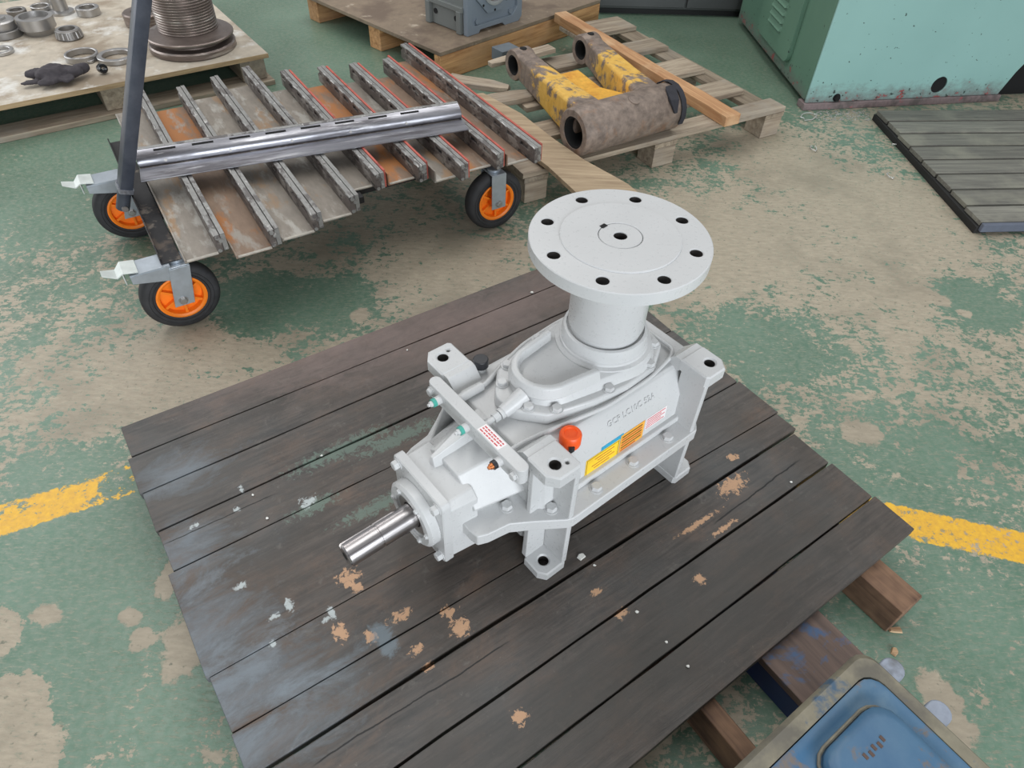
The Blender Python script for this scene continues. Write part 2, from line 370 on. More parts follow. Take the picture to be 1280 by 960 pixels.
# ------------------------------------------------------------------ plank platform under the gearbox
PA = R(36.13)
PU = Vector((math.cos(PA), math.sin(PA), 0)); PV = Vector((-math.sin(PA), math.cos(PA), 0))
def ploc(px, py, z=ZP):
    w = at(px, py, z); return (w.dot(PU), w.dot(PV))
def plank_material():
    t = NT('oil_dark_planks'); p = t.obj
    g = t.noise(t.mapping(p, scale=(0.7, 10, 10)), 9.0, 9, 0.68, 0.5)
    n1 = t.noise(p, 6.0, 8, 0.62, 0.3); n2 = t.noise(t.vmath('ADD', p, (4, 7, 1)), 30.0, 8, 0.66, 0.4)
    big = t.noise(t.vmath('ADD', p, (9, 2, 0)), 2.4, 5, 0.55)
    c = t.mix(t.rng(g, 0.3, 0.7), srgb(54, 50, 47), srgb(92, 84, 78))
    mot = t.noise(t.mapping(t.vmath('ADD', p, (2, 2, 6)), scale=(1, 1.8, 1)), 8.0, 11, 0.74, 0.4); ns = t.noise(t.vmath('ADD', p, (6, 1, 3)), 85.0, 9, 0.72, 0.5)
    c = t.mix(t.math('MULTIPLY', t.rng(mot, 0.50, 0.66), 0.75), c, srgb(102, 84, 72))
    c = t.mix(t.math('MULTIPLY', t.rng(mot, 0.46, 0.34), 0.7), c, srgb(50, 48, 46))
    c = t.mix(t.math('MULTIPLY', t.rng(ns, 0.62, 0.70), 0.55), c, srgb(126, 120, 112))
    c = t.mix(t.math('MULTIPLY', t.rng(n1, 0.47, 0.62), 0.5), c, srgb(66, 60, 54))
    c = t.mix(t.math('MULTIPLY', t.rng(big, 0.46, 0.70), 0.45), c, srgb(84, 90, 92))
    c = t.mix(t.math('MULTIPLY', t.rng(n2, 0.60, 0.70), 0.4), c, srgb(112, 108, 102))
    nb = t.math('ADD', t.math('MULTIPLY', t.noise(t.mapping(p, scale=(1, 1.6, 1)), 24.0, 10, 0.72, 0.6), 0.75), t.math('MULTIPLY', n1, 0.25))
    def spots(lst, colr, k, c, amp=0.9, edge=0.3, nb=nb):
        for (px, py, rx, ry) in lst:
            u, v = ploc(px, py); c = t.mix(t.math('MULTIPLY', blob(t, p, (u, v), (rx, ry), nb, amp, edge), k), c, colr)
        return c
    # red-brown back boards, pale blue-grey sky reflection painted on the left ends
    c = spots([(430, 420, .42, .13), (600, 400, .5, .12)], srgb(128, 110, 104), 0.75, c, 0.8, 1.0)
    c = spots([(250, 800, .13, .12), (300, 870, .16, .09), (330, 930, .18, .06), (230, 590, .10, .05), (225, 700, .10, .08)], srgb(124, 134, 142), 0.60, c, 2.2, 1.0, mot)
    c = spots([(960, 700, .3, .12), (850, 800, .3, .10), (700, 900, .3, .10)], srgb(58, 56, 52), 0.7, c, 0.8, 1.0)
    # green-grey paint smears, bare wood, white paint drops
    c = spots([(480, 628, .10, .016), (430, 560, .12, .022), (500, 545, .10, .02), (392, 632, .05, .018)], srgb(104, 124, 112), 0.7, c, 2.4, 0.4, ns)
    c = spots([(436, 722, .020, .017), (445, 733, .010, .014), (915, 606, .035, .018), (872, 655, .055, .006), (905, 660, .03, .006),
               (575, 785, .016, .018), (560, 765, .014, .012), (425, 790, .012, .016), (500, 770, .022, .010), (520, 812, .012, .008),
               (536, 832, .012, .006), (650, 896, .014, .011), (776, 767, .014, .009), (745, 740, .012, .008), (462, 795, .012, .012),
               (915, 572, .012, .008), (875, 725, .010, .012)], srgb(192, 152, 118), 0.92, c, 2.6, 0.25, ns)
    c = spots([(385, 627, .016, .014), (362, 757, .008, .012), (414, 766, .007, .012), (342, 772, .010, .006), (301, 733, .010, .008), (408, 774, .008, .006),
               (245, 656, .010, .005), (296, 636, .006, .008), (302, 612, .004, .012), (340, 806, .007, .007)], srgb(186, 194, 194), 0.85, c, 2.6, 0.4, ns)
    c = spots([(480, 800, .02, .035)], srgb(110, 124, 132), 0.7, c, 1.8)
    # long splits in the boards
    for (ax, ay, bx, by, wd) in [(201, 683, 350, 614, .0016), (387, 960, 640, 800, .0018), (892, 657, 1000, 572, .0022), (560, 640, 470, 690, .0012)]:
        A = ploc(ax, ay); B = ploc(bx, by); L = math.hypot(B[0] - A[0], B[1] - A[1]); an = math.atan2(B[1] - A[1], B[0] - A[0])
        q = t.mapping(t.vmath('SUBTRACT', p, (A[0], A[1], 0)), rot=(0, 0, 0)); q = t.mapping(q, rot=(0, 0, -an))
        sp = t.t.nodes.new('ShaderNodeSeparateXYZ'); t.put(sp.inputs[0], q)
        w = t.math('ABSOLUTE', t.math('ADD', sp.outputs[1], t.math('MULTIPLY', t.math('SUBTRACT', n1, .5), .02)))
        c = t.mix(t.math('MULTIPLY', t.rng(w, wd * .5, wd, 1, 0), t.math('MULTIPLY', t.rng(sp.outputs[0], 0, .02), t.rng(sp.outputs[0], L - .03, L, 1, 0))), c, srgb(14, 13, 12))
    rough = t.math('ADD', t.rng(nb, 0.3, 0.7, 0.42, 0.52), t.math('MULTIPLY', n2, 0.10))
    t.bump(t.math('ADD', g, t.math('MULTIPLY', n2, 0.6)), 0.35, 0.004)
    return t.fin(c, rough, 0.0, 0.5)
PLANK = plank_material()
plat = empty('plank_platform', (0, 0, 0), PA, 'low platform of oil-darkened planks carrying the grey gearbox', 'platform')
seams = [(1.305, 1.289), (1.2035, 1.197), (1.0925, 1.089), (0.9835, 0.979), (0.877, 0.873), (0.642, 0.641),
         (0.5325, 0.516), (0.4525, 0.4545), (0.340, 0.349), (0.2305, 0.239), (0.129, 0.140)]
ends = [(-0.130, 1.00), (-0.145, 1.06), (-0.143, 1.12), (-0.141, 1.164), (-0.150, 1.163), (-0.145, 1.171), (-0.144, 1.164), (-0.135, 1.150), (-0.130, 1.152), (-0.138, 1.158)]
gaps = [0.001, 0.0015, 0.0015, 0.002, 0.001, 0.001, 0.0012, 0.0035, 0.0025, 0.002, 0.001]
ends[0] = (-0.138, 1.16); ends[1] = (-0.146, 1.168); ends[2] = (-0.143, 1.172)
for i in range(10):
    (l0, r0), (l1, r1) = seams[i], seams[i + 1]; u0, u1 = ends[i]
    g0, g1 = gaps[i], gaps[i + 1]; dz = [0, .001, 0, -.001, .0005, 0, .001, 0, .001, -.0005][i]
    N = 14; top = []; bot = []
    rnd = random.Random(i)
    for k in range(N + 1):
        f = k / N; top.append((u0 + (u1 - u0) * f, l0 + (r0 - l0) * f - g0 + rnd.uniform(-.0008, .0008)))
    for k in range(N, -1, -1):
        f = k / N; top.append((u0 + (u1 - u0) * f + (rnd.uniform(-.003, .003) if k in (0, N) else 0), l1 + (r1 - l1) * f + g1 + rnd.uniform(-.0008, .0008)))
    m = MB(); m.prism(top, ZP - 0.020 + dz, ZP + dz); m.build('plank', PLANK, plat, 0.0012, 1, 30)
BEARER = wood('bearer_timber', srgb(120, 92, 72), srgb(72, 52, 42), srgb(150, 118, 92), 'Y', 0.8)
for u0, u1, v0, v1 in [(0.02, 0.085, 0.16, 1.26), (0.531, 0.567, 0.005, 1.26), (0.985, 1.052, 0.043, 1.26)]:
    m = MB(); m.box(u0, u1, v0, v1, 0.0, ZP - 0.0215); m.build('bearer', BEARER, plat, 0.003, 1)
# loose wide board that sticks out under the platform towards the blue cover
a = ploc(975, 780, 0.082); b = ploc(1060, 862, 0.082); c_ = ploc(936, 828, 0.082)
t = NT('blue_stained_board'); nn = t.noise(t.obj, 9.0, 8, 0.65, 0.3); fine = t.noise(t.mapping(t.obj, scale=(9, 0.8, 9)), 8, 6, .6)
BLUEB = t.fin(t.mix(t.rng(nn, 0.53, 0.60), t.mix(t.rng(fine, .3, .7), srgb(84, 70, 64), srgb(118, 98, 88)), srgb(72, 96, 130)), 0.6)
side = plain('blue_paint_edge', srgb(28, 44, 84), 0.5)
brd = empty('wide_board', (0, 0, 0), PA, 'wide flat board stained blue, sticking out from under the platform beside the blue cover', 'board')
m = MB(); m.box(0.689, 0.855, -0.05, 0.30, 0.062, 0.082); m.build('board_top', BLUEB, brd, 0.002, 1)
m = MB(); m.box(0.690, 0.853, -0.048, 0.298, 0.0, 0.0615); m.build('board_base', side, brd, 0.002, 1)

# ------------------------------------------------------------------ the grey gearbox
def gear_paint(name, c, rough=0.30):
    t = NT(name); n = t.noise(t.obj, 130.0, 4, 0.6); b = t.noise(t.obj, 9.0, 4, 0.5)
    t.bump(t.math('ADD', n, t.math('MULTIPLY', b, 1.5)), 0.03, 0.003)
    d = tuple(v * 0.94 for v in c[:3]) + (1,)
    return t.fin(t.mix(t.rng(b, 0.3, 0.7), d, c), t.rng(n, 0.3, 0.7, rough - 0.05, rough + 0.06), 0.0, 0.5)
PAINT = gear_paint('light_grey_enamel', srgb(200, 201, 201))
HOLE = plain('drilled_hole_shade', srgb(52, 48, 46), .6)  # bare drilled walls, darkened to paint in the shade inside the holes
GA = R(40.9)
gear = empty('gearbox', (0.118, 0.917, ZP + .0012), GA, 'light grey gear reducer with tall round output flange standing on the plank platform', 'gearbox')
HU, HV = 0.066, 0.0                        # axis of the output shaft
# lower half
m = MB()
def ring(u0, u1, v, z, c): return [(u0 + c, -v, z), (u1 - c, -v, z), (u1, -v + c, z), (u1, v - c, z), (u1 - c, v, z), (u0 + c, v, z), (u0, v - c, z), (u0, -v + c, z)]
m.loft([ring(-.19, .20, .105, .012, .02), ring(-.205, .214, .122, .05, .02), ring(-.205, .214, .126, .150, .02)])
lower = m.build('lower_housing', PAINT, gear, 0.004)
# split flange with the two wings beside the nose
o = [(-.322, -.096), (-.318, -.114), (-.300, -.121), (-.258, -.128), (-.222, -.150), (-.172, -.184), (-.160, -.1885), (.172, -.1885), (.182, -.180), (.224, -.135)]
m = MB(); m.prism(o + [(u, -v) for u, v in reversed(o)], .1455, .1745)
m.build('split_flange', PAINT, gear, 0.003)
# upper half with the sloping shoulders
def ring2(u0, u1, v, z, c=.018): return ring(u0, u1, v, z, c)
m = MB(); m.loft([ring2(-.206, .222, .146, .170), ring2(-.206, .222, .140, .180), ring2(-.207, .221, .1375, .246), ring2(-.210, .218, .112, .295), ring2(-.206, .214, .106, .3005)])
m.build('upper_housing', PAINT, gear, 0.003)
# sunk side panel frames: raised border strips on both long sides
for s in (-1, 1):
    m = MB(); m.box(-.158, .163, min(s * .137, s * .150), max(s * .137, s * .150), .1745, .190); m.build('side_ledge', PAINT, gear, 0.004)
# corner posts: pad with hole above, foot with hole below, thin webs between
def corner(su, sv):
    root = None
    m = MB(); pad = [(.157, .118), (.218, .118), (.221, .124), (.221, .166), (.206, .1855), (.163, .1855), (.157, .180)]
    m.plate([(su * a, sv * b) for a, b in pad], [circle(su * .1925, sv * .157, .0105, 20), circle(su * .174, sv * .166, .0036, 10)] if not (su > 0 and sv < 0) else [circle(su * .195, sv * .157, .0105, 20)], .300, .325, None, .003)
    m.loft([[(su * .157, sv * .080, .296), (su * .216, sv * .080, .296), (su * .216, sv * .120, .296), (su * .157, sv * .120, .296)],
            [(su * .157, sv * .106, .3235), (su * .218, sv * .106, .3235), (su * .218, sv * .1195, .3235), (su * .157, sv * .1195, .3235)]])
    p = m.build('mounting_pad', PAINT, gear, smooth=30)
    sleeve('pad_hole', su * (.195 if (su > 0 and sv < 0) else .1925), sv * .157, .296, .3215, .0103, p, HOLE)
    m = MB(); m.box(min(su * .157, su * .169), max(su * .157, su * .169), min(sv * .125, sv * .1845), max(sv * .125, sv * .1845), .172, .302)
    m.box(min(su * .169, su * .2165), max(su * .169, su * .2165), min(sv * .122, sv * .134), max(sv * .122, sv * .134), .172, .302)
    m.build('pad_web', PAINT, gear, 0.003)
    m = MB(); foot = [(.157, .118), (.200, .118), (.219, .132), (.219, .170), (.207, .1855), (.163, .1855), (.157, .180)]
    m.plate([(su * a, sv * b) for a, b in foot], [circle(su * .1925, sv * .157, .0105, 20)], 0.0, .021, None, .003)
    p = m.build('mounting_foot', PAINT, gear, smooth=30)
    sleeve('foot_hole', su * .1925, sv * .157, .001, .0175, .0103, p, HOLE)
    m = MB(); m.box(min(su * .157, su * .169), max(su * .157, su * .169), min(sv * .120, sv * .1845), max(sv * .120, sv * .1845), .019, .147)
    m.loft([[(su * .169, sv * .118, .019), (su * .216, sv * .118, .019), (su * .216, sv * .132, .019), (su * .169, sv * .132, .019)],
            [(su * .169, sv * .118, .147), (su * .212, sv * .118, .147), (su * .212, sv * .130, .147), (su * .169, sv * .130, .147)]])
    m.build('foot_web', PAINT, gear, 0.003)
for su in (-1, 1):
    for sv in (-1, 1): corner(su, sv)
# tapering nose towards the input shaft
def sect(u, v, zt, zb, c): return [(u, -v, zb + c), (u, -v + c, zb), (u, v - c, zb), (u, v, zb + c), (u, v, zt - c * 1.15), (u, v - c * 1.15, zt), (u, -v + c * 1.15, zt), (u, -v, zt - c * 1.15)]
def bulge(u, v, zt): return [(u, -v + .030, .055), (u, v - .030, .055), (u, v - .022, .168), (u, v, .206), (u, v - .050, zt), (u, -v + .050, zt), (u, -v, .206), (u, -v + .022, .168)]
m = MB(); m.loft([bulge(-.20, .106, .274), bulge(-.302, .086, .254)]); m.loft([sect(-.29, .080, .242, .072, .014), sect(-.345, .074, .240, .078, .010)])
m.build('input_nose', PAINT, gear, 0.003)
m = MB(); m.loft([[(-.205, -.002, .255), (-.205, .042, .255), (-.205, .035, .300), (-.205, .004, .300)], [(-.318, .008, .235), (-.318, .028, .235), (-.318, .022, .262), (-.318, .014, .262)]])
m.build('nose_rib', PAINT, gear, 0.002)
for s in (1,):   # rough cast web between nose and pad
    m = MB(); m.loft([[(-.200, s * .108, .172), (-.262, s * .108, .172), (-.216, s * .104, .288), (-.200, s * .104, .288)], [(-.200, s * .116, .172), (-.262, s * .114, .172), (-.216, s * .110, .288), (-.200, s * .112, .288)]])
    m.build('nose_gusset', PAINT, gear, 0.002)
# input cover plate, seal carrier and shaft (revolved about the x axis)
MX = Matrix(((0, 0, -1, 0), (0, 1, 0, 0), (1, 0, 0, .163), (0, 0, 0, 1)))   # local z -> -x, local x -> up
m = MB(); m.plate([(a, b) for a, b in rrect(-.089, .089, -.0755, .0755, .012, 3)], [], .344, .361, MX, .002)
cover = m.build('input_cover', PAINT, gear, smooth=30)
bolts('cover_bolt', [(-.361, b, .163 + a) for a, b in ((-.073, -.060), (-.073, .060), (.073, -.060), (.073, .060))], (-1, 0, 0), .0095, .011, PAINT, cover)
m = MB(); m.lathe([(.066, .361), (.066, .378), (.060, .383), (.044, .383), (.044, .378), (.034, .378), (.034, .361)], 48, MX, closed=True)
seal = m.build('seal_carrier', PAINT, gear, 0.001)
m = MB(); m.lathe([(.0435, .366), (.0435, .3775), (.034, .3795), (.026, .3775), (.026, .366)], 40, MX, closed=True)
m.build('seal_ring', STEEL, seal)
bolts('seal_screw', [(-.383, .053 * math.sin(R(30 + 60 * k)), .163 + .053 * math.cos(R(30 + 60 * k))) for k in range(6)], (-1, 0, 0), .0045, .004, PAINT, seal)
t = NT('bright_turned_shaft'); w = t.t.nodes.new('ShaderNodeTexNoise'); t.put(w.inputs[0], t.mapping(t.obj, scale=(.6, 40, 40))); w.inputs['Scale'].default_value = 5
SHAFT = t.fin(t.mix(t.rng(w.outputs[0], .3, .7), (.30, .28, .28, 1), (.60, .58, .58, 1)), t.rng(w.outputs[0], .3, .7, .26, .36), 1.0)  # lengthwise light and dark streaks paint reflections into the steel colour
def shaft_ring(r, x, key):
    pts = []
    for i in range(44):
        an = 2 * math.pi * i / 44; a, b = r * math.cos(an), r * math.sin(an)     # a up, b sideways
        if key and abs(math.remainder(an - R(48), 2 * math.pi)) < R(15): k = (r - .0055) / r; a *= k; b *= k
        pts.append((-x, b, .163 + a))
    return pts
rs = .0232
m = MB(); m.loft([shaft_ring(rs, .355, False), shaft_ring(rs, .405, False), shaft_ring(rs, .4055, True), shaft_ring(rs, .446, True), shaft_ring(rs - .0012, .4465, True), shaft_ring(rs - .0012, .449, True),
                  shaft_ring(rs - .0004, .4495, True), shaft_ring(rs - .0004, .509, True), shaft_ring(rs - .003, .512, True)])
sh = m.build('input_shaft', SHAFT, gear, smooth=30)
m = MB(); m.lathe([(.004, .5122), (.008, .5126)], 16, MX); m.build('centre_hole', DARK, sh)

# oval top cover with raised horseshoe rib
oc = [(-.178, -.018), (-.168, -.034), (-.134, -.072), (-.045, -.096), (.030, -.106), (.105, -.102), (.165, -.066), (.176, -.030)]
oc = oc + [(u, -v) for u, v in reversed(oc)]
m = MB(); m.prism(oc, .2995, .3235, top=[(u * .985, v * .985) for u, v in oc]); tc = m.build('top_cover', PAINT, gear, 0.005, 3)
def egg(r1, r2, c2, z):
    pts = circle(HU, HV, r1, 40) + circle(c2, 0, r2, 40)
    hull = [pts[i] for i in convex_hull_2d([Vector(p) for p in pts])]
    out = []                                                     # resample by angle so rings match
    cx = -.01
    for i in range(60):
        an = 2 * math.pi * i / 60; d = Vector((math.cos(an), math.sin(an))); best = 0
        for k in range(len(hull)):
            a = Vector(hull[k]) - Vector((cx, 0)); b = Vector(hull[(k + 1) % len(hull)]) - Vector((cx, 0)); e = b - a
            den = d.x * e.y - d.y * e.x
            if abs(den) < 1e-12: continue
            tt = (a.x * e.y - a.y * e.x) / den; ss = (a.x * d.y - a.y * d.x) / den
            if tt > 0 and -1e-6 <= ss <= 1 + 1e-6: best = max(best, tt)
        out.append((cx + d.x * best, d.y * best, z))
    return out
m = MB(); m.loft([egg(.100, .072, -.075, .320), egg(.096, .066, -.075, .330), egg(.091, .061, -.075, .341), egg(.089, .059, -.075, .3425)])
m.build('cover_dome', PAINT, tc, smooth=50)
def ushape(w0, z):   # horseshoe opening towards the boss
    r = .062 - w0; pts = []
    pts.append((-.012, -(r + .010)))
    for i in range(13): an = R(-90 - 180 * i / 12); pts.append((-.079 + r * math.cos(an), r * math.sin(an)))
    pts.append((-.012, (r + .010))); return [(a, b, z) for a, b in pts]
m = MB(); A0 = ushape(-.006, .336); A1 = ushape(0.001, .360); B1 = ushape(.013, .360); B0 = ushape(.016, .336); n = len(A0)
m.v = A0 + A1 + B1 + B0
for i in range(n - 1):
    for k in range(4):
        k2 = (k + 1) % 4; m.f.append((k * n + i, k * n + i + 1, k2 * n + i + 1, k2 * n + i))
m.f += [(0, n, 2 * n, 3 * n), (n - 1, 2 * n - 1, 3 * n - 1, 4 * n - 1)]
m.build('horseshoe_rib', PAINT, tc, 0.004, 3, smooth=40)
bolts('cover_bolt', [(u, v, .3237) for u, v in ((-.148, -.036), (-.112, -.070), (-.005, -.0905), (.100, -.092), (.148, -.058), (-.148, .036), (-.112, .066), (-.020, .088), (.148, .058))], (0, 0, 1), .0095, .0085, PAINT, tc)
# bearing boss, output hub and flange
TO = Matrix.Translation((HU, HV, 0))
m = MB(); m.lathe([(.092, .340), (.091, .345), (.0835, .347), (.0825, .351), (.0805, .353), (.0800, .368), (.0775, .377), (.0735, .379), (.0725, .379), (.0725, .372), (.050, .372), (.050, .340)], 56, TO, closed=True)
m.build('bearing_boss', PAINT, gear, smooth=30)
flange_z0, flange_z1 = .5455, .568
m = MB(); m.lathe([(.050, .371), (.0665, .371), (.0665, .386), (.0695, .388), (.0703, .391), (.0703, .5455), (.050, .5455)], 56, TO, closed=True)
m.build('output_hub', PAINT, gear, smooth=30)
m = MB(); ph = R(118.1 - 40.9)
m.plate(circle(HU, HV, .1522, 96), [circle(HU + .1255 * math.cos(ph - k * math.pi / 4), HV + .1255 * math.sin(ph - k * math.pi / 4), .0108, 18) for k in range(8)] + [circle(HU, HV, .0375, 40)], flange_z0, flange_z1, None, .0015)
fl = m.build('output_flange', PAINT, gear, smooth=30)
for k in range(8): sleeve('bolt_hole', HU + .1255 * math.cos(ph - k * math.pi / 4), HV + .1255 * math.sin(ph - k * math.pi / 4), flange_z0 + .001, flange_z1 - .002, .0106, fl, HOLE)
m = MB(); m.plate(circle(HU, HV, .101, 64), [circle(HU, HV, .0372, 40)], flange_z1 - .001, flange_z1 + .0026, None, .0012); m.build('spigot', PAINT, fl, smooth=30)
m = MB(); m.plate(circle(HU, HV, .0362, 40), [circle(HU, HV, .0115, 20)], .50, flange_z1 + .0022, None, .001); osh = m.build('output_shaft_end', PAINT, fl, smooth=30)
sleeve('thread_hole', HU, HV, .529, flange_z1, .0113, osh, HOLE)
m = MB(); m.plate(circle(HU, HV, .0118, 20), [], .528, .530); m.build('thread_bottom', DARK, osh)
m = MB(); m.box(-.004, .004, -.006, .006, .5695, .5712, Matrix.Translation((HU, HV, 0)) @ Matrix.Rotation(R(95), 4, 'Z') @ Matrix.Translation((.0368, 0, 0))); m.build('key_slot', DARK, osh)

# lubrication block across the nose, its nipples and screws
m = MB(); m.prism([(a, b) for a, b in rrect(-.250, -.226, -.138, .126, .0115, 4)], .289, .3245); bar = m.build('grease_block', PAINT, gear, 0.002)
bolts('block_bolt', [(-.250, v, .306) for v in (.112, -.124)], (-1, 0, 0), .008, .007, PAINT, bar)
TEAL = plain('teal_ring', srgb(70, 165, 150), 0.4); COPPER = plain('copper_tip', srgb(196, 120, 70), 0.35, 0.6)
def nipple(v, cap, tip):
    m = MB(); m.cyl((-.250, v, .308), (-.260, v, .308), .0085, n=14); m.build('nipple_base', PAINT, bar)
    m = MB(); m.cyl((-.260, v, .308), (-.267, v, .308), .0082, n=14); m.build('nipple_ring', cap, bar)
    m = MB(); m.cyl((-.267, v, .308), (-.272, v, .308), .0058, .0052, 12); m.cyl((-.272, v, .308), (-.276, v, .308), .0035, .003, 12); m.build('nipple_tip', tip, bar)
nipple(.085, TEAL, PAINT); nipple(.004, TEAL, PAINT); nipple(-.088, BLACK, COPPER)
WHITE = plain('white_label', srgb(238, 232, 232), 0.45); REDINK = plain('red_ink', srgb(206, 92, 96), 0.5)
m = MB(); m.box(-.248, -.229, -.078, -.022, .3245, .3250); st = m.build('warning_sticker', WHITE, bar)
def text(body, size, M, mat, name, parent, extrude=0.0004, sx=1.0):
    cu = bpy.data.curves.new(name, 'FONT'); cu.body = body; cu.size = size; cu.extrude = extrude; cu.align_x = 'CENTER'; cu.align_y = 'CENTER'; cu.space_character = 1.08
    tmp = bpy.data.objects.new(name, cu); col.objects.link(tmp)
    dg = bpy.context.evaluated_depsgraph_get(); me = bpy.data.meshes.new_from_object(tmp.evaluated_get(dg))
    bpy.data.objects.remove(tmp); bpy.data.curves.remove(cu); me.transform(M @ Matrix.Diagonal((sx, 1, 1, 1))); me.materials.clear(); me.materials.append(mat)
    o = bpy.data.objects.new(name, me); col.objects.link(o); o.parent = parent; return o
rnd = random.Random(9)
for row in (-.2335, -.2385, -.2440):                             # unreadable red print, word by word
    v = -.025
    while v > -.072:
        w = rnd.uniform(.004, .009); w = min(w, v + .0755); m = MB(); m.box(row - .0013, row + .0013, v - w, v, .3250, .3252); m.build('print_word', REDINK, st, smooth=0); v -= w + .0018

# oil lines
def pipe(pts, r, name='oil_pipe'):
    out = [Vector(pts[0])]
    for i in range(1, len(pts) - 1):                             # round the corners
        a, b, c = Vector(pts[i - 1]), Vector(pts[i]), Vector(pts[i + 1]); k = min(.018, (a - b).length * .4, (c - b).length * .4)
        p0 = b + (a - b).normalized() * k; p1 = b + (c - b).normalized() * k
        for f in (0, .33, .67, 1): out.append(p0 * (1 - f) ** 2 + b * 2 * f * (1 - f) + p1 * f * f)
    out.append(Vector(pts[-1])); m = MB(); m.tube(out, r, 10); return m.build(name, PAINT, gear, smooth=60)
pipe([(-.226, -.080, .308), (-.190, -.081, .308), (-.138, -.090, .309), (-.026, -.110, .309), (.087, -.108, .309), (.160, -.094, .309), (.183, -.080, .309), (.184, .02, .309), (.16, .09, .309)], .0040)
pipe([(-.226, .064, .309), (-.160, .065, .309), (-.124, .080, .311), (-.042, .104, .310), (.044, .112, .310), (.12, .112, .310), (.16, .10, .314)], .0048)
m = MB(); m.cyl((-.228, .064, .309), (-.172, .065, .309), .0085, n=14); m.build('pipe_fitting', PAINT, gear)
m = MB(); m.cyl((-.226, -.014, .312), (-.205, -.014, .316), .0055, n=12)
m.lathe([(.0088, 0), (.0088, .012)], 6, frame((-.207, -.014, .3155), (0, 0, 1), (1, 0, .15))); m.lathe([(.0105, 0), (.0105, .010)], 14, frame((-.194, -.014, .317), (0, 0, 1), (1, 0, .15)))
m.cyl((-.186, -.014, .318), (-.140, -.014, .333), .0125, .016, 16); m.build('elbow_fitting', PAINT, gear)
# plugs
m = MB(); m.lathe([(.0145, .300), (.0145, .316), (.0130, .318), (0, .318)], 20, Matrix.Translation((-.143, .106, .012)))
pl = m.build('breather_cap', BLACK, gear, 0.0008)
m = MB(); m.lathe([(.011, .300), (.011, .313)], 16, Matrix.Translation((-.143, .106, 0))); m.build('breather_neck', PAINT, pl)
PLUG = plain('orange_plug', srgb(244, 92, 34), 0.4)
m = MB(); m.lathe([(.0185, .288), (.0195, .292), (.0195, .312), (.017, .3155), (.012, .3155), (.011, .313), (0, .313)], 24, Matrix.Translation((-.122, -.119, 0)))
op = m.build('orange_plug', PLUG, gear, smooth=40)
m = MB(); m.box(-.138, -.130, -.1395, -.1335, .291, .302); m.build('plug_mark', BLACK, op)
# embossed casting number on the sloping shoulder
nrm = Vector((0, -.025, .010)).normalized(); nrm = Vector((0, -.93, .37)).normalized()
text('GCP LC10C 52A', .0165, frame((.030, -.1236, .2740), (1, 0, 0), (0, -.887, .461)), PAINT, 'casting_number', gear, .0012, 1.0)
# ledge bolts
bolts('flange_bolt', [(u, s * v, .1745) for u, v in ((-.240, -.097), (-.180, -.149)) for s in (1, -1)], (0, 0, 1), .0105, .010, PAINT, gear)
bolts('ledge_bolt', [(u, s * .166, .1745) for u in (-.085, .012, .110) for s in (1, -1)], (0, 0, 1), .0105, .009, PAINT, gear)
# stickers on the long side facing the camera
def sticker(u0, u1, z0, z1, mat, name='sticker', parent=gear, off=0.0):
    def V(u, z, d): return (u, -(.1400 - (z - .180) * .0379 + d), z)
    m = MB(); m.loft([[V(u0, z0, off), V(u1, z0, off), V(u1, z1, off), V(u0, z1, off)], [V(u0, z0, off + .0006), V(u1, z0, off + .0006), V(u1, z1, off + .0006), V(u0, z1, off + .0006)]])
    return m.build(name, mat, parent, smooth=0)
YEL = plain('yellow_sticker', srgb(250, 205, 40), 0.5); ORS = plain('amber_sticker', srgb(238, 170, 60), 0.5); BLU = plain('blue_sticker', srgb(50, 160, 196), 0.5)
INK = plain('brown_ink', srgb(120, 80, 30), 0.6); RINK = plain('red_brown_ink', srgb(186, 84, 50), 0.6)
sticker(-.055, .002, .226, .2425, BLU, 'blue_sticker')
ys = sticker(-.092, -.006, .184, .232, YEL, 'yellow_sticker', off=.0004)
for a, b, z0, z1 in ((-.090, -.008, .186, .1872), (-.090, -.008, .2288, .230), (-.090, -.0888, .186, .230), (-.0092, -.008, .186, .230)): sticker(a, b, z0, z1, INK, 'print_line', ys, .0006)
for z, a, b in ((.220, -.070, -.020), (.212, -.062, -.026), (.204, -.076, -.018), (.196, -.070, -.030)): sticker(a, b, z, z + .0022, RINK, 'print_line', ys, .0006)
osk = sticker(-.004, .060, .180, .238, ORS, 'amber_sticker', off=.0005)
for k in range(7): sticker(.000, .054 - .014 * (k < 2), .1845 + k * .0074, .1880 + k * .0074, RINK if k % 2 else INK, 'print_line', osk, .0008)
ws = sticker(.064, .122, .206, .238, WHITE, 'white_sticker', off=.0003)
for k in range(5): sticker(.066, .118 - .01 * (k % 2), .209 + k * .0058, .2112 + k * .0058, REDINK, 'print_line', ws, .0006)

# ------------------------------------------------------------------ trolley
CA = R(33.4); CE1 = Vector((math.cos(CA), math.sin(CA), 0)); CE2 = Vector((-math.sin(CA), math.cos(CA), 0))
CO = (0.55, 2.10)                                   # cart origin in (s, t)
cart = empty('trolley', CE1 * CO[0] + CE2 * CO[1], CA, 'four-wheeled steel trolley with orange-hubbed wheels and an upright push handle', 'trolley')
def S(s): return s - CO[0]
def T(t): return t - CO[1]
FRAME = patchy('black_mill_steel', srgb(46, 45, 46), srgb(86, 76, 68), srgb(112, 104, 96), 8, .55, .62, .62, .68, (.5, .65, .6), (.5, .3, .3))
POST = patchy('blue_black_tube', srgb(72, 77, 88), srgb(92, 96, 106), None, 5, .45, .65, rough=(.34, .42, .4), metal=(.4, .4, 0), stretch=(1, 1, 1))
